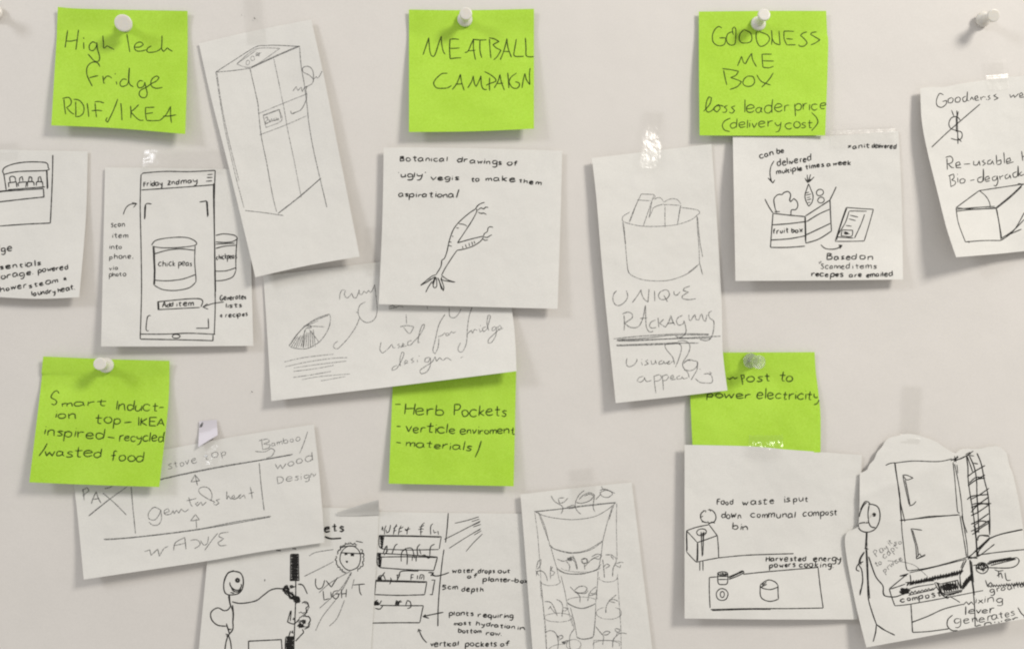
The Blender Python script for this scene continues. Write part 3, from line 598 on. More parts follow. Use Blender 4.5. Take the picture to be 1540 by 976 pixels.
pg5 = Sheet('paper_note', 'tilted white page with stove top over waste heat pencil diagram', 'paper note',
    [(107, 700), (252, 675), (360, 655), (472, 638)], [(126, 871), (300, 845), (400, 828), (488, 815.5)],
    [[.8, .7, .8, 1.2], [1.6, 1.0, 1.2, 2.0], [3.6, 3.0, 2.6, 3.4], [6.6, 5.6, 4.6, 3.4]], 'paper',
    left=[(107, 700), (115, 760), (126, 871)], right=[(472, 638), (479, 700), (485, 770), (488, 815.5)], group=PAGE, seed=14)
pg5.ink('stove_diagram', T(I, """525,378 700,338 900,300 1100,268 1278,236;525,381 700,342 905,303 1270,240;1088,285 1100,420 1116,552;210,715 400,702 735,660 950,618 1155,585;215,719 395,704 740,662 1150,590;365,420 375,540 390,685;
 125,585 230,500 340,420;205,455 270,510 338,578;125,582 240,492"""), 'pencil', 1.6)
pg5.ink('arrow', T(I, "735,658 732,600;700,612 728,575 750,605 700,612;740,412 726,355;703,393 725,352 752,385 703,393"), 'pencil', 1.5)
pg5.ink('handwriting', T(I, "92,432 100,495;88,440 115,425 125,442 98,462;90,470 105,465;140,515 152,480 168,448 178,480 195,512;148,490 186,486;215,430 240,425 260,415"), 'pencil', 1.7)
pg5.ink('handwriting', W(I, 'stove', 575, 322, 735, 282, 27) + W(I, 'top', 778, 272, 908, 238, 26), 'pencil', 1.3)
pg5.ink('handwriting', T(I, """528,548 495,535 465,565 465,598 498,606 524,575 532,548 536,600 520,632 488,636 465,618;550,570 582,558 572,542 552,555 558,576 590,572 602,552 608,572 622,550 634,568 648,545 668,560 690,545;
 690,478 702,520 712,530;678,498 735,484;745,505 728,515 738,528 760,505 768,525 790,505;815,500 822,465 805,430 775,420 748,432 755,458 800,488 838,505 828,515;868,488 845,495 862,510 845,522 832,518;
 905,445 905,490 915,470 930,488 950,478 945,465 932,478 945,490 968,480 985,462 972,472 978,486 1002,465 1010,485;1038,420 1050,487;1028,458 1058,450"""), 'pencil', 1.5)
pg5.ink('handwriting', T(I, """440,785 470,775 478,806 515,770 525,812 548,770 575,755;605,780 615,735 668,705 675,772;605,752 668,738;698,722 735,718 755,738 745,755 722,768;
 757,722 775,748 795,738 802,700;780,778 818,725 855,680;915,675 870,682 860,700 888,712 855,735 868,752 905,748"""), 'pencil', 1.5)
pg5.ink('handwriting', T(I, "1100,150 1108,206;1086,160 1135,150 1146,165 1112,178 1150,182 1142,200 1105,210;1362,108 1340,175 1316,232;1065,220 1120,222 1155,203 1176,215 1160,245 1128,258") + W(I, 'amboo', 1158, 192, 1328, 158, 20), 'pencil', 1.3)
pg5.ink('handwriting', T(I, "1178,290 1192,318 1208,295 1220,318 1240,288") + W(I, 'ood', 1250, 305, 1392, 272, 28), 'pencil', 1.4)
pg5.ink('handwriting', W(I, 'Desig', 1190, 402, 1370, 370, 24) + T(I, "1375,368 1382,345 1392,350 1396,362 1410,345"), 'pencil', 1.3)

Mv = (770, 710, 3.668)
pg8 = Sheet('paper_note', 'white page with pencil drawing of tiered plant pots below blank board', 'paper note',
    [(782.5, 743), (860, 734), (950, 725)], [(812, 1080), (993, 1072)], [[2.6, 1.3, 1.0, .9], [3.2, 2.0, 1.6, 1.2], [3.6, 2.4, 2.0, 1.4], [4.2, 3.2, 2.8, 1.8]], 'paper',
    left=[(782.5, 743), (788, 810), (801, 976), (812, 1080)], group=PAGE, seed=15)
pg8.ink('pot_drawing', T(Mv, """122,215 250,203 400,182 575,165;130,218 330,195 570,168;125,215 180,240 260,255 350,260 450,245 520,210 572,168;145,220 170,290 205,385;152,225 185,310 200,375;
 555,185 525,280 500,380;562,180 535,260;205,385 215,412 270,432 340,442 420,425 502,376;212,400 240,425 330,446 430,428 502,380;215,415 230,470 245,520;500,385 492,450 478,535;
 245,520 265,545 320,560 400,555 460,540 492,505;250,530 300,556 390,560 470,535;270,570 290,650 302,715;475,545 470,640 462,715;302,715 340,738 392,750 440,735 464,718;305,722 350,744 395,748 460,724;
 322,745 345,830 358,905;462,725 458,820 448,905;355,905 385,918 420,915 450,905;358,912 400,920 448,910"""), 'pencil', 1.25)
pg8.ink('plant_drawing', T(Mv, """215,128 235,160 275,185 280,205 270,230;255,145 262,170 285,165 310,140;258,142 290,140;398,100 370,125 352,160 350,190 362,215 380,230;352,165 385,170 430,155 455,125 430,112 395,125 370,150;400,130 430,120 450,130;
 455,125 450,165 448,195 458,218;462,150 490,120;485,100 510,92 545,105 555,120 530,138 498,132 485,112 520,98 568,115;490,70 500,90;300,195 340,180 350,195 310,200;
 250,478 285,490 310,478 325,465 345,478;300,490 318,515 315,540;320,475 345,490 358,535;335,458 355,500 360,535;385,480 410,475 415,498 392,500 388,485;398,505 402,535;400,520 440,480 480,460;440,465 470,450 495,458 480,478 450,470""")
 + scrib(Mv, 318, 480, 22, 14, 12, 31) + ell(Mv, 400, 488, 18, 14), 'pencil', 1.5)
pg8.ink('plant_drawing', T(Mv, """320,630 345,655 372,680 375,718;345,650 370,630 400,628 415,640 400,660 365,665 350,655;345,660 400,668 420,650;418,710 425,670 445,645 465,630;430,665 450,668 468,660;425,680 465,670;
 135,525 145,490 160,480 158,505 145,530 132,530;150,540 175,550 190,575 195,600;135,570 140,545 160,545;130,540 150,570;212,588 212,550 215,515;215,540 235,550 228,565 212,570;225,520 210,545;
 515,455 550,455 565,470;510,580 505,520 500,480;505,520 525,505 540,515 515,530;555,575 558,530 575,490 570,465;570,505 600,495 615,498;568,510 595,525 600,510;545,460 560,480;
 180,712 210,715 230,740 250,792;210,740 225,760 240,780;200,755 215,735;245,700 268,712 280,740 275,795;285,745 310,750 290,765 280,760;518,775 520,740 540,705 575,675;535,705 560,700 585,710;540,712 570,718;
 180,885 210,872 240,885 255,930 252,975;250,905 275,898 282,910 260,925;245,895 262,915;345,860 320,900 318,960 330,985;280,935 310,925 300,940;462,850 490,885 505,905 500,950;500,890 520,875 542,880 525,895 505,895;
 555,965 560,920 590,890;570,860 595,865 590,885 572,875 568,862;588,890 610,885 635,890;585,875 575,900""") + scrib(Mv, 285, 940, 14, 10, 10, 33), 'pencil', 1.5)
pg8.ink('pot_drawing', T(Mv, """125,220 140,330 150,450 160,590;160,600 170,720 185,850 192,985;578,170 576,300 580,480;582,560 590,700 600,850 602,985;165,640 190,985;155,600 162,700;245,520 262,600;300,720 335,850;330,800 345,870;462,770 452,900;465,640 470,700;
 190,985 230,955 290,945;450,985 452,925 590,930 600,950;375,985 380,960""") + ell(Mv, 212, 600, 55, 24, -20, 200) + ell(Mv, 530, 580, 50, 24, -10, 190) + ell(Mv, 255, 800, 78, 24, -30, 330) + ell(Mv, 535, 775, 70, 34, -60, 250)
 + ell(Mv, 385, 705, 78, 18, 170, 370) + ell(Mv, 380, 520, 110, 30, 10, 170) + ell(Mv, 520, 950, 75, 24, 170, 380) + ell(Mv, 340, 950, 40, 30), 'faint', 1.3)

Nv = (880, 160, 3.905); O = (890, 400, 4.436)
pg9 = Sheet('paper_note', 'tall white page with pencil basket and Unique Packaging lettering', 'paper note',
    [(890, 238), (975, 228), (1070, 217)], [(926, 606), (1010, 597), (1094, 587)],
    [[3.2, 1.6, .7, .4], [4.4, 2.4, .9, .4], [4.6, 3.2, 1.4, .6], [5.0, 4.0, 2.4, 2.0], [6.2, 5.6, 5.0, 4.8]], 'paper',
    left=[(890, 238), (897, 300), (908, 430), (926, 606)], right=[(1070, 217), (1078, 330), (1085, 450), (1087, 528), (1094, 587)], group=PAGE, seed=16)
pg9.ink('basket_drawing', T(Nv, """262,622 225,645 218,662 225,678 280,695 345,705 440,705 540,695 620,668 658,640;565,595 620,602 665,612 672,628 655,640;220,680 235,800 248,940 258,980;225,682 238,810;
 656,640 660,720 668,820 672,925;660,650 672,780 690,885;672,925 605,976;672,920 690,990;
 258,680 290,600 330,515;330,515 405,518;305,550 388,556;342,702 370,620 405,520;405,520 412,530 400,545;392,560 375,655 400,600;262,680 308,560;405,548 425,538 445,540 460,560;460,565 500,545 540,548 562,575;395,600 425,585 462,575;
 462,578 555,582;468,575 470,712;562,580 552,640 542,692;560,585 548,650"""), 'pencil', 1.2)
pg9.ink('basket_drawing', T(O, """238,0 240,30 262,60 330,90 410,100 500,98 580,78 650,45 705,0;725,0 735,45"""), 'pencil', 1.2)
pg9.ink('handwriting', T(O, """165,165 145,190 142,230 160,260 190,262 225,235 240,200 230,165;270,245 300,205 330,158 330,175 345,215 375,242;375,242 378,200 382,155;418,165 420,235;
 485,160 455,175 445,205 465,225 500,218 518,190 505,162 485,160;480,195 505,240;548,168 550,190 568,195 590,172;655,135 618,148 610,165 645,175 605,200 608,218 650,225 695,218"""), 'pencil', 1.6)
pg9.ink('handwriting', T(O, """215,330 218,390 215,430;205,320 240,308 268,320 270,345 245,365 215,385;222,385 260,410 310,405 340,350 358,262;358,262 360,350 365,410 385,440 410,435;322,350 370,345;
 425,360 395,375 385,400 400,415 430,410;442,345 448,410;480,355 452,382 490,408;490,410 515,370 528,330 540,370 555,395;505,385 550,380;605,330 575,345 565,370 580,395 610,385 615,365 625,400 628,440 605,470 575,475 552,460;
 648,325 650,360 662,365 678,335 690,325 695,355 715,360 725,330 735,318;735,320 745,360 760,368 768,325;800,300 780,315 785,345 805,360 815,375 812,430 795,480 765,498 720,490"""), 'pencil', 1.6)
pg9.ink('underline', T(O, """145,486 300,470 450,460 600,452 782,455;170,492 350,482 540,462 780,460;165,498 400,490 620,480 860,468;175,500 300,498 560,485 795,482;162,528 330,522 520,515 712,514;165,532 400,526 600,516"""), 'pencil', 1.6)
pg9.ink('handwriting', T(O, """235,615 230,650 245,672 280,660 302,630 300,618;330,640 338,662;332,622 336,624;375,625 358,635 378,652 350,662;395,630 400,655 420,650 425,628 432,655;470,630 450,640 448,655 475,650 478,632 488,652 515,640 520,632 500,645 515,655 545,630 552,655;
 552,655 540,610 500,560 488,530 510,518 560,512 590,525 598,555 580,620 558,675;570,505 610,498 645,512 655,545 640,590 610,640 608,670 630,695 670,695 700,670 705,640 680,632 650,625 620,640;705,640 702,690 680,730 662,760;612,650 640,628 660,635"""), 'pencil', 1.5)
pg9.ink('handwriting', T(O, """345,735 315,745 302,765 325,775 350,755 352,742 365,770 400,762;415,730 420,790 428,850;418,735 450,725 465,745 445,765 420,768;470,728 475,780 478,828;472,735 500,725 512,742 495,762 475,765;520,750 548,742 542,728 525,738 528,758 560,755;590,730 568,740 570,755 598,750 602,735 612,752 640,745;615,690 640,710 650,745 ;720,685 724,690;
 690,750 720,775 760,780 800,778 805,750 790,722 765,718 745,722;785,705 798,715 785,728"""), 'pencil', 1.4)

Q = (1090, 180, 3.614); Q2 = (1100, 200, 5.923); Q3 = (1190, 370, 9.059)
pg10 = Sheet('paper_note', 'square white page with fruit box and recipe drawing below Goodness note', 'paper note',
    [(1102, 205.5), (1235, 205.2), (1300, 201), (1351, 197)], [(1106, 422.6), (1230, 422), (1358, 420.5)],
    [[3.0, 2.6, 1.0, .5], [6.0, 3.4, 1.8, .8], [6.8, 4.6, 3.0, 1.2], [7.4, 6.6, 6.2, 5.2]], 'paper', group=PAGE, seed=17,
    right=[(1351, 197), (1356, 300), (1358, 420.5)])
pg10.ink('handwriting', W(Q2, 'can', 250, 228, 375, 200, 32) + W(Q2, 'be', 402, 185, 470, 178, 30), 'pen', 2.1)
pg10.ink('handwriting', W(Q2, 'delivered', 405, 296, 715, 248, 36), 'pen', 2.1)
pg10.ink('handwriting', W(Q2, 'multiple', 400, 370, 635, 335, 27) + W(Q2, 'times', 660, 325, 822, 300, 27) + W(Q2, 'a', 848, 300, 885, 296, 24) + W(Q2, 'week', 905, 292, 1062, 284, 27), 'pen', 2.1)
pg10.ink('handwriting', W(Q2, "*anit", 1035, 150, 1228, 132, 27) + W(Q2, 'delivered', 1250, 136, 1465, 140, 28), 'pen', 2.1)
pg10.ink('arrow', T(Q, "268,225 250,258 246,300 255,340;235,318 262,345 272,328;240,322 262,346;522,680 545,700 580,705 612,700 636,686;618,682 638,684 625,702;620,686 634,688"), 'pen', 1.8)
pg10.ink('fruit_box_drawing', T(Q, """262,510 255,600 248,695;262,510 350,520 438,528;248,695 340,695 436,688;438,528 440,600 440,672;436,530 437,660;438,525 500,485 572,438;572,438 575,520 580,605;440,672 510,650 582,605;
 255,573 350,566 445,554;252,655 350,648 438,632;445,555 510,515 570,488;440,628 510,595 575,564;262,508 240,475 218,432;570,440 590,400 606,365"""), 'pen', 1.8)
pg10.ink('handwriting', W(Q, 'fruit', 262, 622, 345, 616, 17) + W(Q, 'box', 362, 616, 425, 610, 17), 'pen', 2.1)
pg10.ink('vegetable_drawing', T(Q, """300,500 280,498 270,465 268,430 290,408 312,408 320,398 345,392 358,410 352,440 358,448 375,430 392,445 397,470 385,490 362,492 360,520;270,500 285,505;352,425 356,445"""), 'pen', 1.7)
pg10.ink('carrot_drawing', T(Q, """455,350 445,380 436,410 440,440 456,472;456,350 468,380 480,415 474,450 456,472;440,400 458,395;440,412 470,405;445,425 465,422;446,438 470,432;450,452 465,450;452,345 435,318;452,345 448,300;454,342 466,298;456,342 486,312;450,340 438,328;458,335 478,322;448,330 470,325"""), 'pen', 1.6)
pg10.ink('vegetable_drawing', ell(Q, 517, 397, 20, 17, rot=-20) + ell(Q, 523, 438, 18, 16, rot=-20), 'pen', 1.6)
pg10.ink('recipe_drawing', T(Q, """660,478 632,560 600,660;660,478 735,484 808,488;808,488 785,570 758,660;600,662 680,662 758,660;664,482 634,565 608,655;675,498 772,498;675,500 655,560 610,635;760,515 740,570 705,645;610,638 700,645;680,520 725,530;675,540 712,550;658,576 690,580;
 638,600 695,602 688,635 632,632 638,600;645,612 672,615;650,622 680,622;655,608 660,628""") + scrib(Q, 660, 618, 14, 9, 8, 41), 'pen', 1.5)
pg10.ink('handwriting', W(Q3, 'Based', 480, 192, 885, 182, 50) + W(Q3, 'on', 925, 182, 1120, 188, 52), 'pen', 2.1)
pg10.ink('handwriting', T(Q3, "380,215 385,245;405,205 400,235") + W(Q3, 'Scanned', 400, 310, 800, 310, 46) + W(Q3, 'items', 830, 306, 1165, 308, 46), 'pen', 1.6)
pg10.ink('handwriting', W(Q3, 'recepes', 272, 415, 702, 418, 42) + W(Q3, 'are', 788, 422, 965, 422, 42) + W(Q3, 'emailed', 1025, 432, 1380, 405, 42), 'pen', 2.1)

Rv = (1370, 110, 3.365)
pg11 = Sheet('paper_note', 'curled white page cut by the right edge with crossed dollar sign', 'paper note',
    [(1384, 133), (1402, 131), (1420, 131), (1445, 126), (1480, 121), (1540, 114), (1640, 104)], [(1438, 387), (1500, 382), (1540, 378), (1650, 368)],
    [[3.4, 1.4, .9, .9], [5.6, 2.2, 1.2, 1.0], [8.6, 3.6, 2.2, 2.0], [13.5, 6.5, 4.4, 4.0]], 'paper',
    left=[(1384, 133), (1386, 180), (1394, 225), (1410, 290), (1424, 345), (1438, 387)], group=PAGE, seed=18)
pg11.ink('handwriting', T(Rv, """165,112 145,105 130,135 132,165 155,175 178,158 180,140 160,145;205,125 188,135 190,152 208,150 214,132 205,125;240,122 224,132 226,148 244,147 250,130 240,122;278,118 262,128 265,145 280,142 286,95;286,95 285,140 296,142;
 300,138 308,122 318,138;322,132 340,126 336,116 324,122 326,138 345,138;352,122 356,138;356,128 368,120 378,124;380,134 384,136;400,114 390,120 402,130 388,138;432,108 418,116 442,128 420,138"""), 'pen', 1.5)
pg11.ink('handwriting', T(Rv, "500,108 505,125 520,112 525,125 545,105;550,118 568,112 560,100 550,108 552,125 575,122"), 'pen', 1.4)
pg11.ink('dollar_sign_drawing', T(Rv, """105,376 180,305 260,235 350,158;250,240 232,222 205,228 192,255 200,280 228,292 255,300 258,325 240,340 202,332;232,190 235,260 238,360;240,195 234,225;205,188 218,222;234,325 256,350;228,225 230,300"""), 'pen', 1.6)
pg11.ink('handwriting', T(Rv, """182,432 184,490;175,428 200,422 212,438 205,455 182,462;190,462 205,478 218,480;225,470 250,465 244,450 228,458 230,480 255,480;268,462 300,460;318,445 316,465 335,466 345,445 350,470;372,440 360,448 378,458 362,470;
 405,440 390,446 388,462 405,460 412,444 420,465;432,415 434,462;434,448 455,440 455,460 436,464;470,402 474,458;480,452 505,445 500,430 484,440 486,460 520,450;560,395 566,445;566,425 578,420"""), 'pen', 1.6)
pg11.ink('handwriting', T(Rv, """195,520 202,575;190,522 215,512 218,530 205,542 225,550 222,565 200,576;236,530 238,555;234,512 237,514;262,535 248,542 250,558 268,556 274,542 262,535;300,545 322,540;360,525 338,535 340,552 362,548 366,485;366,485 368,548;
 375,542 398,535 392,522 376,532 380,550 400,546;430,522 412,530 415,545 432,540 436,520;436,520 440,550 430,572 418,568;448,520 452,540;452,528 468,518;490,512 476,522 480,536 495,530 500,515 506,535;
 535,500 516,510 520,528 538,522 542,470;542,470 545,525;562,500 550,510 556,520 575,512"""), 'pen', 1.6)
pg11.ink('box_drawing', T(Rv, """228,682 285,640 345,596;345,596 450,580 572,562;345,596 375,620 395,650 402,680;228,682 320,690 430,682;230,690 320,682 425,675;230,700 300,692 430,685;430,682 500,625 570,560;432,686 505,628 560,575;
 228,684 240,760 275,855;275,855 370,848 455,848;430,682 445,760 455,848;434,690 450,780 460,840;455,848 520,798 575,705;460,836 520,795 575,740;480,825 560,790;540,560 575,565;290,850 295,860"""), 'pen', 1.6)

Tv = (1010, 660, 3.487)
pg12 = Sheet('paper_note', 'square white page with communal compost bin and cooking hob sketch', 'paper note',
    [(1029.5, 668.6), (1130, 671), (1180, 675.5), (1234, 679.5), (1296, 684)], [(1029.5, 929.5), (1160, 931), (1289.6, 931)],
    [[4.2, 3.0, 2.6, 1.0], [4.6, 2.8, 1.8, .9], [5.2, 3.6, 2.4, 1.0], [6.2, 5.6, 5.2, 3.0]], 'paper', group=PAGE, seed=19)
pg12.ink('handwriting', W(Tv, 'Food', 238, 345, 326, 343, 20) + W(Tv, 'waste', 370, 346, 542, 338, 21) + W(Tv, 'is', 590, 332, 622, 330, 20) + W(Tv, 'put', 638, 328, 718, 326, 20), 'pen', 1.9)
pg12.ink('handwriting', W(Tv, 'down', 262, 415, 362, 414, 21) + W(Tv, 'communal', 412, 412, 648, 410, 21) + W(Tv, 'compost', 688, 406, 872, 398, 21), 'pen', 1.9)
pg12.ink('handwriting', W(Tv, 'bin', 318, 474, 404, 474, 24), 'pen', 1.9)
pg12.ink('recycling_arrows_drawing', T(Tv, """172,375 155,390 152,412 165,432 190,438;150,400 155,410 165,402;195,370 215,375 230,395 232,418 220,435 195,440;190,372 200,368 205,380;160,425 160,435 172,432;190,430 196,445 210,435 228,440;165,375 180,375 178,385"""), 'pen', 1.8)
pg12.ink('compost_bin_drawing', T(Tv, """78,480 130,462 196,448;196,448 240,505;78,480 108,512 135,542;135,542 185,525 240,505;78,480 78,590;80,482 81,585;78,590 105,620 130,645;135,542 132,645;138,545 137,640;240,505 245,565 247,622;130,645 190,632 247,622;
 247,622 400,608 640,600;155,485 158,560 160,615;168,485 164,610;148,640 148,690;164,638 165,690;165,490 166,560;150,500 180,490""") + ell(Tv, 157, 488, 26, 18, rot=-8), 'pen', 1.6)
pg12.ink('hob_drawing', T(Tv, """198,725 198,800 202,885;198,725 240,722;375,708 500,695 768,672;768,672 780,780 795,885;205,893 400,888 600,888 795,885;212,898 400,892 520,892;
 242,705 245,755 268,762 292,755 295,705;242,720 295,720;245,735 292,735;298,722 340,705 372,690 380,700 345,718 300,735;300,728 378,692;465,765 466,820 485,842 520,850 560,838 562,828;558,765 560,835;465,765 490,745 515,738 545,750 558,768;465,770 480,782 520,788 558,775;
 470,775 500,760;475,768 498,748;468,760 488,758""") + ell(Tv, 268, 705, 27, 10) + ell(Tv, 265, 814, 31, 31) + ell(Tv, 266, 814, 11, 16) + zig(Tv, (245, 700), (292, 702), (245, 712), (292, 714), 10), 'pen', 1.7)
pg12.ink('handwriting', W(Tv, 'Harvested', 495, 640, 705, 638, 18) + W(Tv, 'energy', 742, 640, 888, 638, 18) + W(Tv, 'powers', 512, 674, 650, 668, 16) + W(Tv, 'cooking.', 668, 668, 848, 672, 18), 'pen', 2.1)

U = (1260, 570, 4.243); Vv = (1260, 740, 4.136)
pg13 = Sheet('paper_note', 'large irregular white page at lower right with stick figure and fridge sketch', 'paper note',
    [(1293, 711.5), (1304, 706), (1307, 699), (1315, 690), (1319, 680), (1327, 671), (1330, 665), (1338, 658), (1350, 655), (1364, 652), (1380, 654), (1392, 658), (1406, 663), (1421, 673), (1434, 680.5), (1439, 680), (1443, 676), (1455, 674.5), (1470, 675), (1484, 672), (1500, 671), (1508, 675), (1514, 681)],
    [(1303, 973), (1380, 959), (1460, 944), (1552, 928)],
    [[2.4, 1.8, 1.2, .8], [3.0, 2.2, 1.6, 1.2], [3.0, 2.6, 2.2, 1.8], [4.4, 4.6, 4.6, 4.6], [7.5, 9.0, 10, 10]], 'paper',
    left=[(1293, 711.5), (1291.5, 785), (1284, 795), (1270.5, 812.5), (1285, 900), (1303, 973)], right=[(1514, 681), (1518, 700), (1525, 720), (1538, 790), (1552, 928)], group=PAGE, seed=20, n=60,
    extra=lambda u, v, x, y: 1.3 * math.exp(-abs((y - 748) + .42 * (x - 1293)) / 26) * max(0, 1 - abs(x - 1340) / 150))
pg13.ink('stick_figure_drawing', T(Vv, """180,62 158,85 138,130 128,190 132,225 160,245 200,245 235,225 258,180 262,130 248,90 215,75 190,75;175,55 190,60 200,72;140,110 165,62 180,55;195,80 188,130 192,190;130,195 160,188 190,190;190,180 205,212 235,220;
 178,245 175,300 172,350;182,245 180,340;165,350 185,345;175,350 180,450 185,560 190,660 215,750 240,820;180,355 186,450 190,560 198,660;170,345 190,355;192,400 215,470 240,530 280,580 282,620 292,640;284,600 288,640 350,650 400,635;
 165,370 138,410 132,450 148,480 155,540 150,580 138,640;165,372 140,420 145,450;158,430 125,450 115,480 135,490;142,600 136,635;240,820 235,870 220,928;240,820 280,850 355,888;245,825 300,862""") + ell(Vv, 226, 139, 9, 9) + ell(Vv, 226, 139, 4, 4), 'pen', 1.9)
pg13.ink('fridge_drawing', T(U, """305,550 330,538 365,532;362,535 480,522 640,525 730,508;362,530 375,620 390,700 400,790 405,900;366,535 380,640 395,760 428,910;400,902 500,888 580,875 690,870 780,865;735,530 745,620 755,740 765,845 780,850;745,540 770,660 788,780 800,900 825,980;760,545 766,600;
 412,612 440,612 480,630 440,642 418,615;415,615 428,680 455,800;430,640 450,740 462,808;455,808 480,800 500,778;720,520 770,495 750,510 ;730,515 790,505 865,458;740,525 850,475;745,490 755,530;765,488 740,528;
 820,485 870,490;815,480 845,465"""), 'pen', 1.5)
pg13.ink('fridge_drawing', T(Vv, """395,170 400,250 410,340 420,430 430,480 450,487;385,0 388,90 398,180;450,487 560,470 680,440 800,405;445,500 600,465 800,415;455,225 525,235;455,225 470,280 485,340 490,415;465,235 495,340 500,400;490,415 545,385;490,415 545,392;485,410 510,380 520,400;
 760,145 775,240 790,330 800,400;770,145 790,240 805,340 808,400;385,175 750,138""") , 'pen', 1.5)
lad = """820,490 830,560 832,640 845,740 855,800 870,900 875,980;840,490 870,560 885,640 888,740 895,860 900,980;888,472 915,540 935,640 955,720 965,800 970,900 970,980;825,490 850,560 860,590;"""
for y in (600, 660, 745, 800, 850, 905, 950):
    lad += "830,%d 870,%d 940,%d;" % (y + 20, y - 10, y - 50) if y < 700 else "850,%d 900,%d 965,%d;" % (y + 20, y - 5, y - 50)
lad += "825,618 835,620;840,660 885,625 935,635;825,768 860,745 960,735;850,850 900,800 980,792;865,535 895,540;855,800 900,790 970,800;865,940 910,905 965,912;880,640 940,628"
pg13.ink('ladder_drawing', T(U, lad) + T(Vv, "850,210 860,300 865,405;855,210 870,400;940,180 945,265;850,250 900,215 940,190;870,300 880,270 940,268;872,400 880,360 945,290;865,360 940,285 950,280;835,262 880,240;905,270 945,275"), 'pen', 1.9)
pg13.ink('worktop_drawing', T(Vv, """800,405 830,390 870,350 940,290 1010,262 1150,232;810,408 900,330;945,288 1020,258 1148,230;870,390 1000,372 1165,355;975,322 900,380 870,400;800,402 870,410;440,505 385,520 430,518;435,505 320,600;320,600 335,650 355,705;
 355,705 450,695 700,650 905,610;450,510 455,560;325,602 420,570;455,695 460,780 465,870;465,870 560,865 690,848;460,808 560,770 660,725 780,695;820,420 830,520 845,640 852,740 855,860;825,420 836,520 850,640;832,430 845,560;800,420 780,460 760,510 765,570 770,600;
 770,600 840,520;765,590 835,510;775,605 838,525;640,630 700,620 775,608;650,640 770,615;620,560 640,620 680,660 700,650 760,685;625,565 650,640;605,560 640,570;640,570 750,545;640,575 645,620;1115,405 1128,425 1110,455 1060,470 940,468;1115,405 1000,425 930,440;1110,415 950,455;
 940,430 1080,405;945,440 1100,412;840,455 900,445;420,560 600,550""") + zig(Vv, (440, 555), (775, 480), (420, 585), (770, 510), 40) + zig(Vv, (460, 560), (770, 492), (450, 578), (765, 512), 50) + zig(Vv, (440, 620), (610, 590), (440, 635), (605, 602), 16)
 + scrib(Vv, 418, 615, 36, 24, 20, 51) + ell(Vv, 898, 470, 38, 34) + scrib(Vv, 898, 465, 36, 30, 14, 52) + scrib(Vv, 680, 590, 36, 28, 16, 53) + zig(Vv, (780, 560), (832, 500), (775, 600), (838, 535), 14) + zig(Vv, (930, 440), (1060, 408), (935, 452), (1070, 420), 20)
 + zig(Vv, (820, 405), (870, 395), (800, 415), (865, 410), 8), 'pen', 1.7)
pg13.ink('worktop_shading', zig(Vv, (470, 556), (780, 484), (455, 572), (775, 500), 60) + zig(Vv, (640, 575), (760, 545), (660, 625), (770, 600), 16) + scrib(Vv, 700, 585, 56, 26, 26, 71) + scrib(Vv, 415, 618, 30, 20, 22, 72)
 + zig(Vv, (680, 640), (775, 612), (660, 650), (770, 622), 14) + zig(Vv, (770, 585), (826, 520), (782, 602), (838, 540), 16) + T(Vv, "600,560 622,600 650,640 690,655;615,560 640,610 670,640;445,600 500,585 600,570;440,640 520,622 600,604;800,420 775,470 768,500;785,425 765,470"), 'pen', 1.5)
pg13.ink('handwriting', W(Vv, 'compost', 390, 685, 650, 640, 22), 'pen', 2.1)
pg13.ink('handwriting', T(Vv, "975,480 1000,490 1030,485;1000,488 1002,530;990,520 1015,500 1025,535;1040,500 1050,545 1075,545;918,545 930,580 950,560 965,575") + zig(Vv, (925, 580), (1160, 555), (930, 590), (1160, 580), 30) + W(Vv, 'ground', 945, 625, 1165, 585, 22), 'pen', 1.7)
pg13.ink('handwriting', T(Vv, "780,700 800,680 815,698 830,680 845,698") + W(Vv, 'ixing', 855, 690, 1030, 682, 26), 'pen', 1.6)
pg13.ink('handwriting', W(Vv, 'lever', 790, 758, 985, 745, 28), 'pen', 2.1)
pg13.ink('handwriting', T(Vv, "715,762 685,790 682,830 710,858 745,858;1120,715 1140,750 1160,770 1165,800") + W(Vv, 'gener', 722, 818, 960, 800, 32) + W(Vv, 'ates', 960, 795, 1100, 765, 30), 'pen', 1.7)
pg13.ink('handwriting', W(Vv, 'power', 862, 850, 1120, 800, 26), 'pen', 2.1)
pg13.ink('handwriting', W(Vv, 'Pay', 240, 405, 310, 350, 28, slant=.1) + W(Vv, 'it', 325, 330, 345, 310, 26) + W(Vv, 'so', 350, 330, 400, 320, 20) + W(Vv, 'capt', 290, 415, 375, 345, 22) + W(Vv, 'to', 240, 465, 275, 445, 20) + W(Vv, 'prwce', 290, 500, 405, 415, 22), 'pencil', 1.5)
pg13.ink('pointer_line', T(Vv, "310,425 400,432 470,450 510,480 560,525"), 'pencil', 1.2)

# ------------------------------------------------------------------ torn corner scrap above the planter pages
scrap = Sheet('paper_scrap', 'small curled grey shaded paper corner sticking out above the ets writing', 'paper scrap',
    [(507, 770), (540, 759.5), (569.5, 751)], [(508, 775), (540, 775), (570.5, 774)], [[2.2, 5.5, 9.5], [1.4, 1.4, 1.2]], 'paper', n=16, seed=21)
scrap.sheet.name = 'sheet'

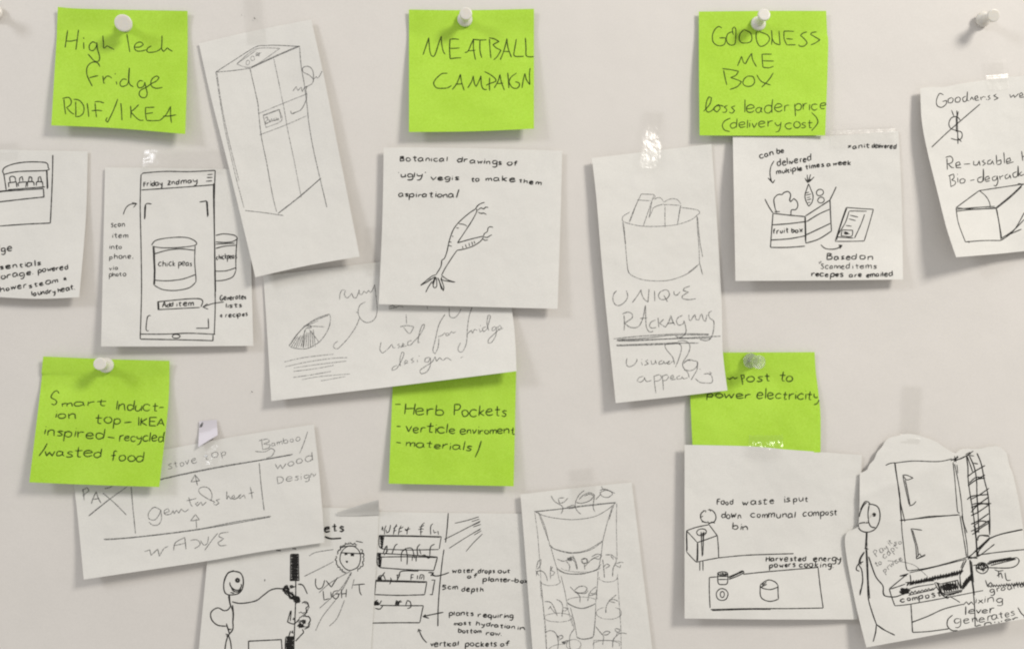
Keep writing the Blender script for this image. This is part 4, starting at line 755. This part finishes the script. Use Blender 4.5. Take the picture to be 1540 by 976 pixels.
# ------------------------------------------------------------------ clear tape
def tape(label, corners, zs, wr=.5, n=40, seed=0, mat='tape'):
    """corners TL TR BR BL in photo pixels; zs rows of lifts"""
    tl, tr, br, bl = corners; V = []; F = []
    cx = sum(c[0] for c in corners) / 4; cy = sum(c[1] for c in corners) / 4
    root = empty('clear_tape', P3(cx, cy, 0), label, 'tape', 'pieces of clear tape holding the pages')
    for j in range(n + 1):
        v = j / n
        for i in range(n + 1):
            u = i / n
            x = (1 - v) * ((1 - u) * tl[0] + u * tr[0]) + v * ((1 - u) * bl[0] + u * br[0])
            y = (1 - v) * ((1 - u) * tl[1] + u * tr[1]) + v * ((1 - u) * bl[1] + u * br[1])
            if j in (0, n): y += .5 * noise.noise(Vector((u * 9, v, seed)))
            z = lift(zs, u, v) + wr * (.5 + noise.noise(Vector((x * .09, y * .12, seed * 7.7)))) * .5
            V.append(P3(x, y, z))
    for j in range(n):
        for i in range(n):
            a = j * (n + 1) + i; F.append((a, a + n + 1, a + n + 2, a + 1))
    link('tape_film', V, F, mat, root)
def step(top, rise, k, n, after=.1):     # film flat on the board, then one sharp step onto the paper edge below row k
    return [[t + (0 if r_ <= k else rise + after * (r_ - k)) for t in top] for r_ in range(n)]
tape('clear tape strip with white glare above the phone sketch', [(217, 226), (340, 225), (338, 262), (213, 258)], [[.5, 2.0, 1.3, .7, .6, .5, .5], [1.3, 3.1, 1.9, 1.2, 1.0, 1.0, .8], [2.0, 3.8, 2.1, 1.3, 1.2, 1.1, 1.1], [2.2, 3.0, 2.6, 1.8, 1.6, 1.6, 1.5]], .6, seed=1, mat='tape_glare')
tape('clear tape with large white glare above the packaging page', [(968, 166), (999, 168), (992, 254), (962, 252)], [[.6, .3], [1.2, .4], [3.4, 1.0], [4.9, 2.5], [6.2, 3.8]], .3, seed=2, mat='tape_glare')
tape('faint clear tape at the top of the tall fridge page', [(366, -2), (394, -4), (401, 66), (372, 68)], [[.4, .4], [.5, .5], [1.1, 1.1]], .25, seed=3, mat='tape_flat')
tape('clear tape strip along the top of the fruit box page', [(1248, 190), (1346, 186), (1348, 218), (1250, 222)], step([1.7, 1.2, .9], .45, 2, 9), .12, seed=4, mat='tape_flat')
tape('clear tape on the curled page beside the lone push pin', [(1480, 92), (1512, 90), (1519, 134), (1486, 137)], step([.8, .8], .42, 5, 11), .1, seed=5, mat='tape_flat')
tape('clear tape reaching up from the large irregular page', [(1357, 579), (1389, 581), (1383, 668), (1354, 666)], step([.5, .5], 1.1, 17, 21, .15), .1, seed=6, mat='tape_flat')
tape('short clear tape above the plant pot page', [(855, 706), (893, 702), (898, 752), (860, 756)], step([.7, .6], .9, 4, 13), .3, seed=7, mat='tape_flat')
tape('clear tape across the bottom of the compost electricity note', [(1126, 654), (1178, 654), (1177, 690), (1125, 689)], [[3.3, 3.2], [3.3, 3.2], [5.0, 4.8], [5.1, 4.9], [5.1, 4.9]], .8, seed=8)
tape('clear tape above the stove diagram page with a glittering lower end', [(299, 633), (327, 630), (337, 697), (302, 703)], [[.5, .5], [.8, .8], [1.4, 1.5], [3.3, 3.7], [5.1, 5.7]], .8, seed=9)
tape('clear tape glinting between the tall fridge page and the botanical page', [(550, 340), (586, 338), (590, 412), (552, 415)], [[.4, .4], [.7, .7], [2.4, 1.4], [1.3, 1.2]], .5, seed=10)
tape('clear tape on the page at the left edge', [(-60, 212), (28, 213), (27, 240), (-60, 240)], step([.9, .8], .42, 3, 8), .12, seed=11, mat='tape_flat')

# lilac scrap of tape backing left on the wall
lil = plain('lilac_tape_backing', (.73, .70, .76), .5)
scr = Sheet('tape_backing', 'small lilac piece of tape backing sticking up above the stove diagram', 'tape',
    [(300, 633), (326, 631)], [(298, 672), (327.5, 654)], [[.6, .5], [1.0, 1.0], [3.4, 2.4]], lil, n=12, seed=22)
scr.ink('smudge', scrib((300, 630, 1), 3, 9, 2.6, 5, 12, 60, 25), 'faint', 2.0)

# ------------------------------------------------------------------ push pins
def pin(label, base, head, z0, mat='pin', kb=1.0, kh=1.0, hgt=12.0):
    b = P3(base[0], base[1], z0); h = P3(head[0], head[1], z0 + hgt); ax = (h - b).normalized(); L = (h - b).length * 1000
    root = empty('push_pin', b, label, 'push pin', 'push pins in the board')
    q = Vector((0, 0, 1)).rotation_difference(ax)
    def lathe(name, prof, m, seg=40):
        V = []; F = []
        for r, t in prof:
            for i in range(seg):
                a = 2 * math.pi * i / seg; V.append(b + q @ Vector((r * .001 * math.cos(a), r * .001 * math.sin(a), t * .001)))
        for j in range(len(prof) - 1):
            for i in range(seg):
                k = (i + 1) % seg; F.append((j * seg + i, j * seg + k, (j + 1) * seg + k, (j + 1) * seg + i))
        F.append(tuple(range(seg))[::-1]); F.append(tuple((len(prof) - 1) * seg + i for i in range(seg)))
        o = link(name, V, F, m, root)
        for p in o.data.polygons[-2:]: p.use_smooth = False
        return o
    B_ = 4.55 * kb; H_ = 3.65 * kh
    lathe('handle', [(B_ * .55, .5), (B_ * .8, .55), (B_ * .96, .8), (B_, 1.3), (B_ * .98, 1.75), (B_ * .86, 2.3), (B_ * .66, 2.9), (B_ * .55, 3.6), (2.35, 5), (2.25, 6.5), (2.35, 8),
        (2.7, 9.2), (H_ * .9, 10.1), (H_, 10.7), (H_ * 1.02, 11.2), (H_, L - .25), (H_ * .93, L - .05), (H_ * .8, L)], mat)
    lathe('needle', [(.01, -6), (.5, -4), (.55, .2), (.55, 3.0 if mat == 'clear' else .6)], 'steel', 12)
pin('white push pin half cut off by the left edge of the picture', (-6, 20), (-23, 10), .6)
pin('white push pin seen head on in the High Tech note', (188.5, 38.5), (185.3, 35), 1.0, kb=.9, kh=1.32)
pin('white push pin in the Meatball Campaign note', (699, 30.5), (700.6, 20.5), .9)
pin('white push pin in the Goodness Me Box note', (1139.5, 37.5), (1149.5, 22), 1.4)
pin('white push pin alone in the bare board at upper right', (1477, 30), (1494.8, 23.6), .6)
pin('white push pin in the Smart Induction note', (160.5, 549.5), (150, 547), 1.6)
pin('clear push pin in the compost electricity note', (1127, 542), (1142, 544.5), .9, mat='clear', kh=1.12)
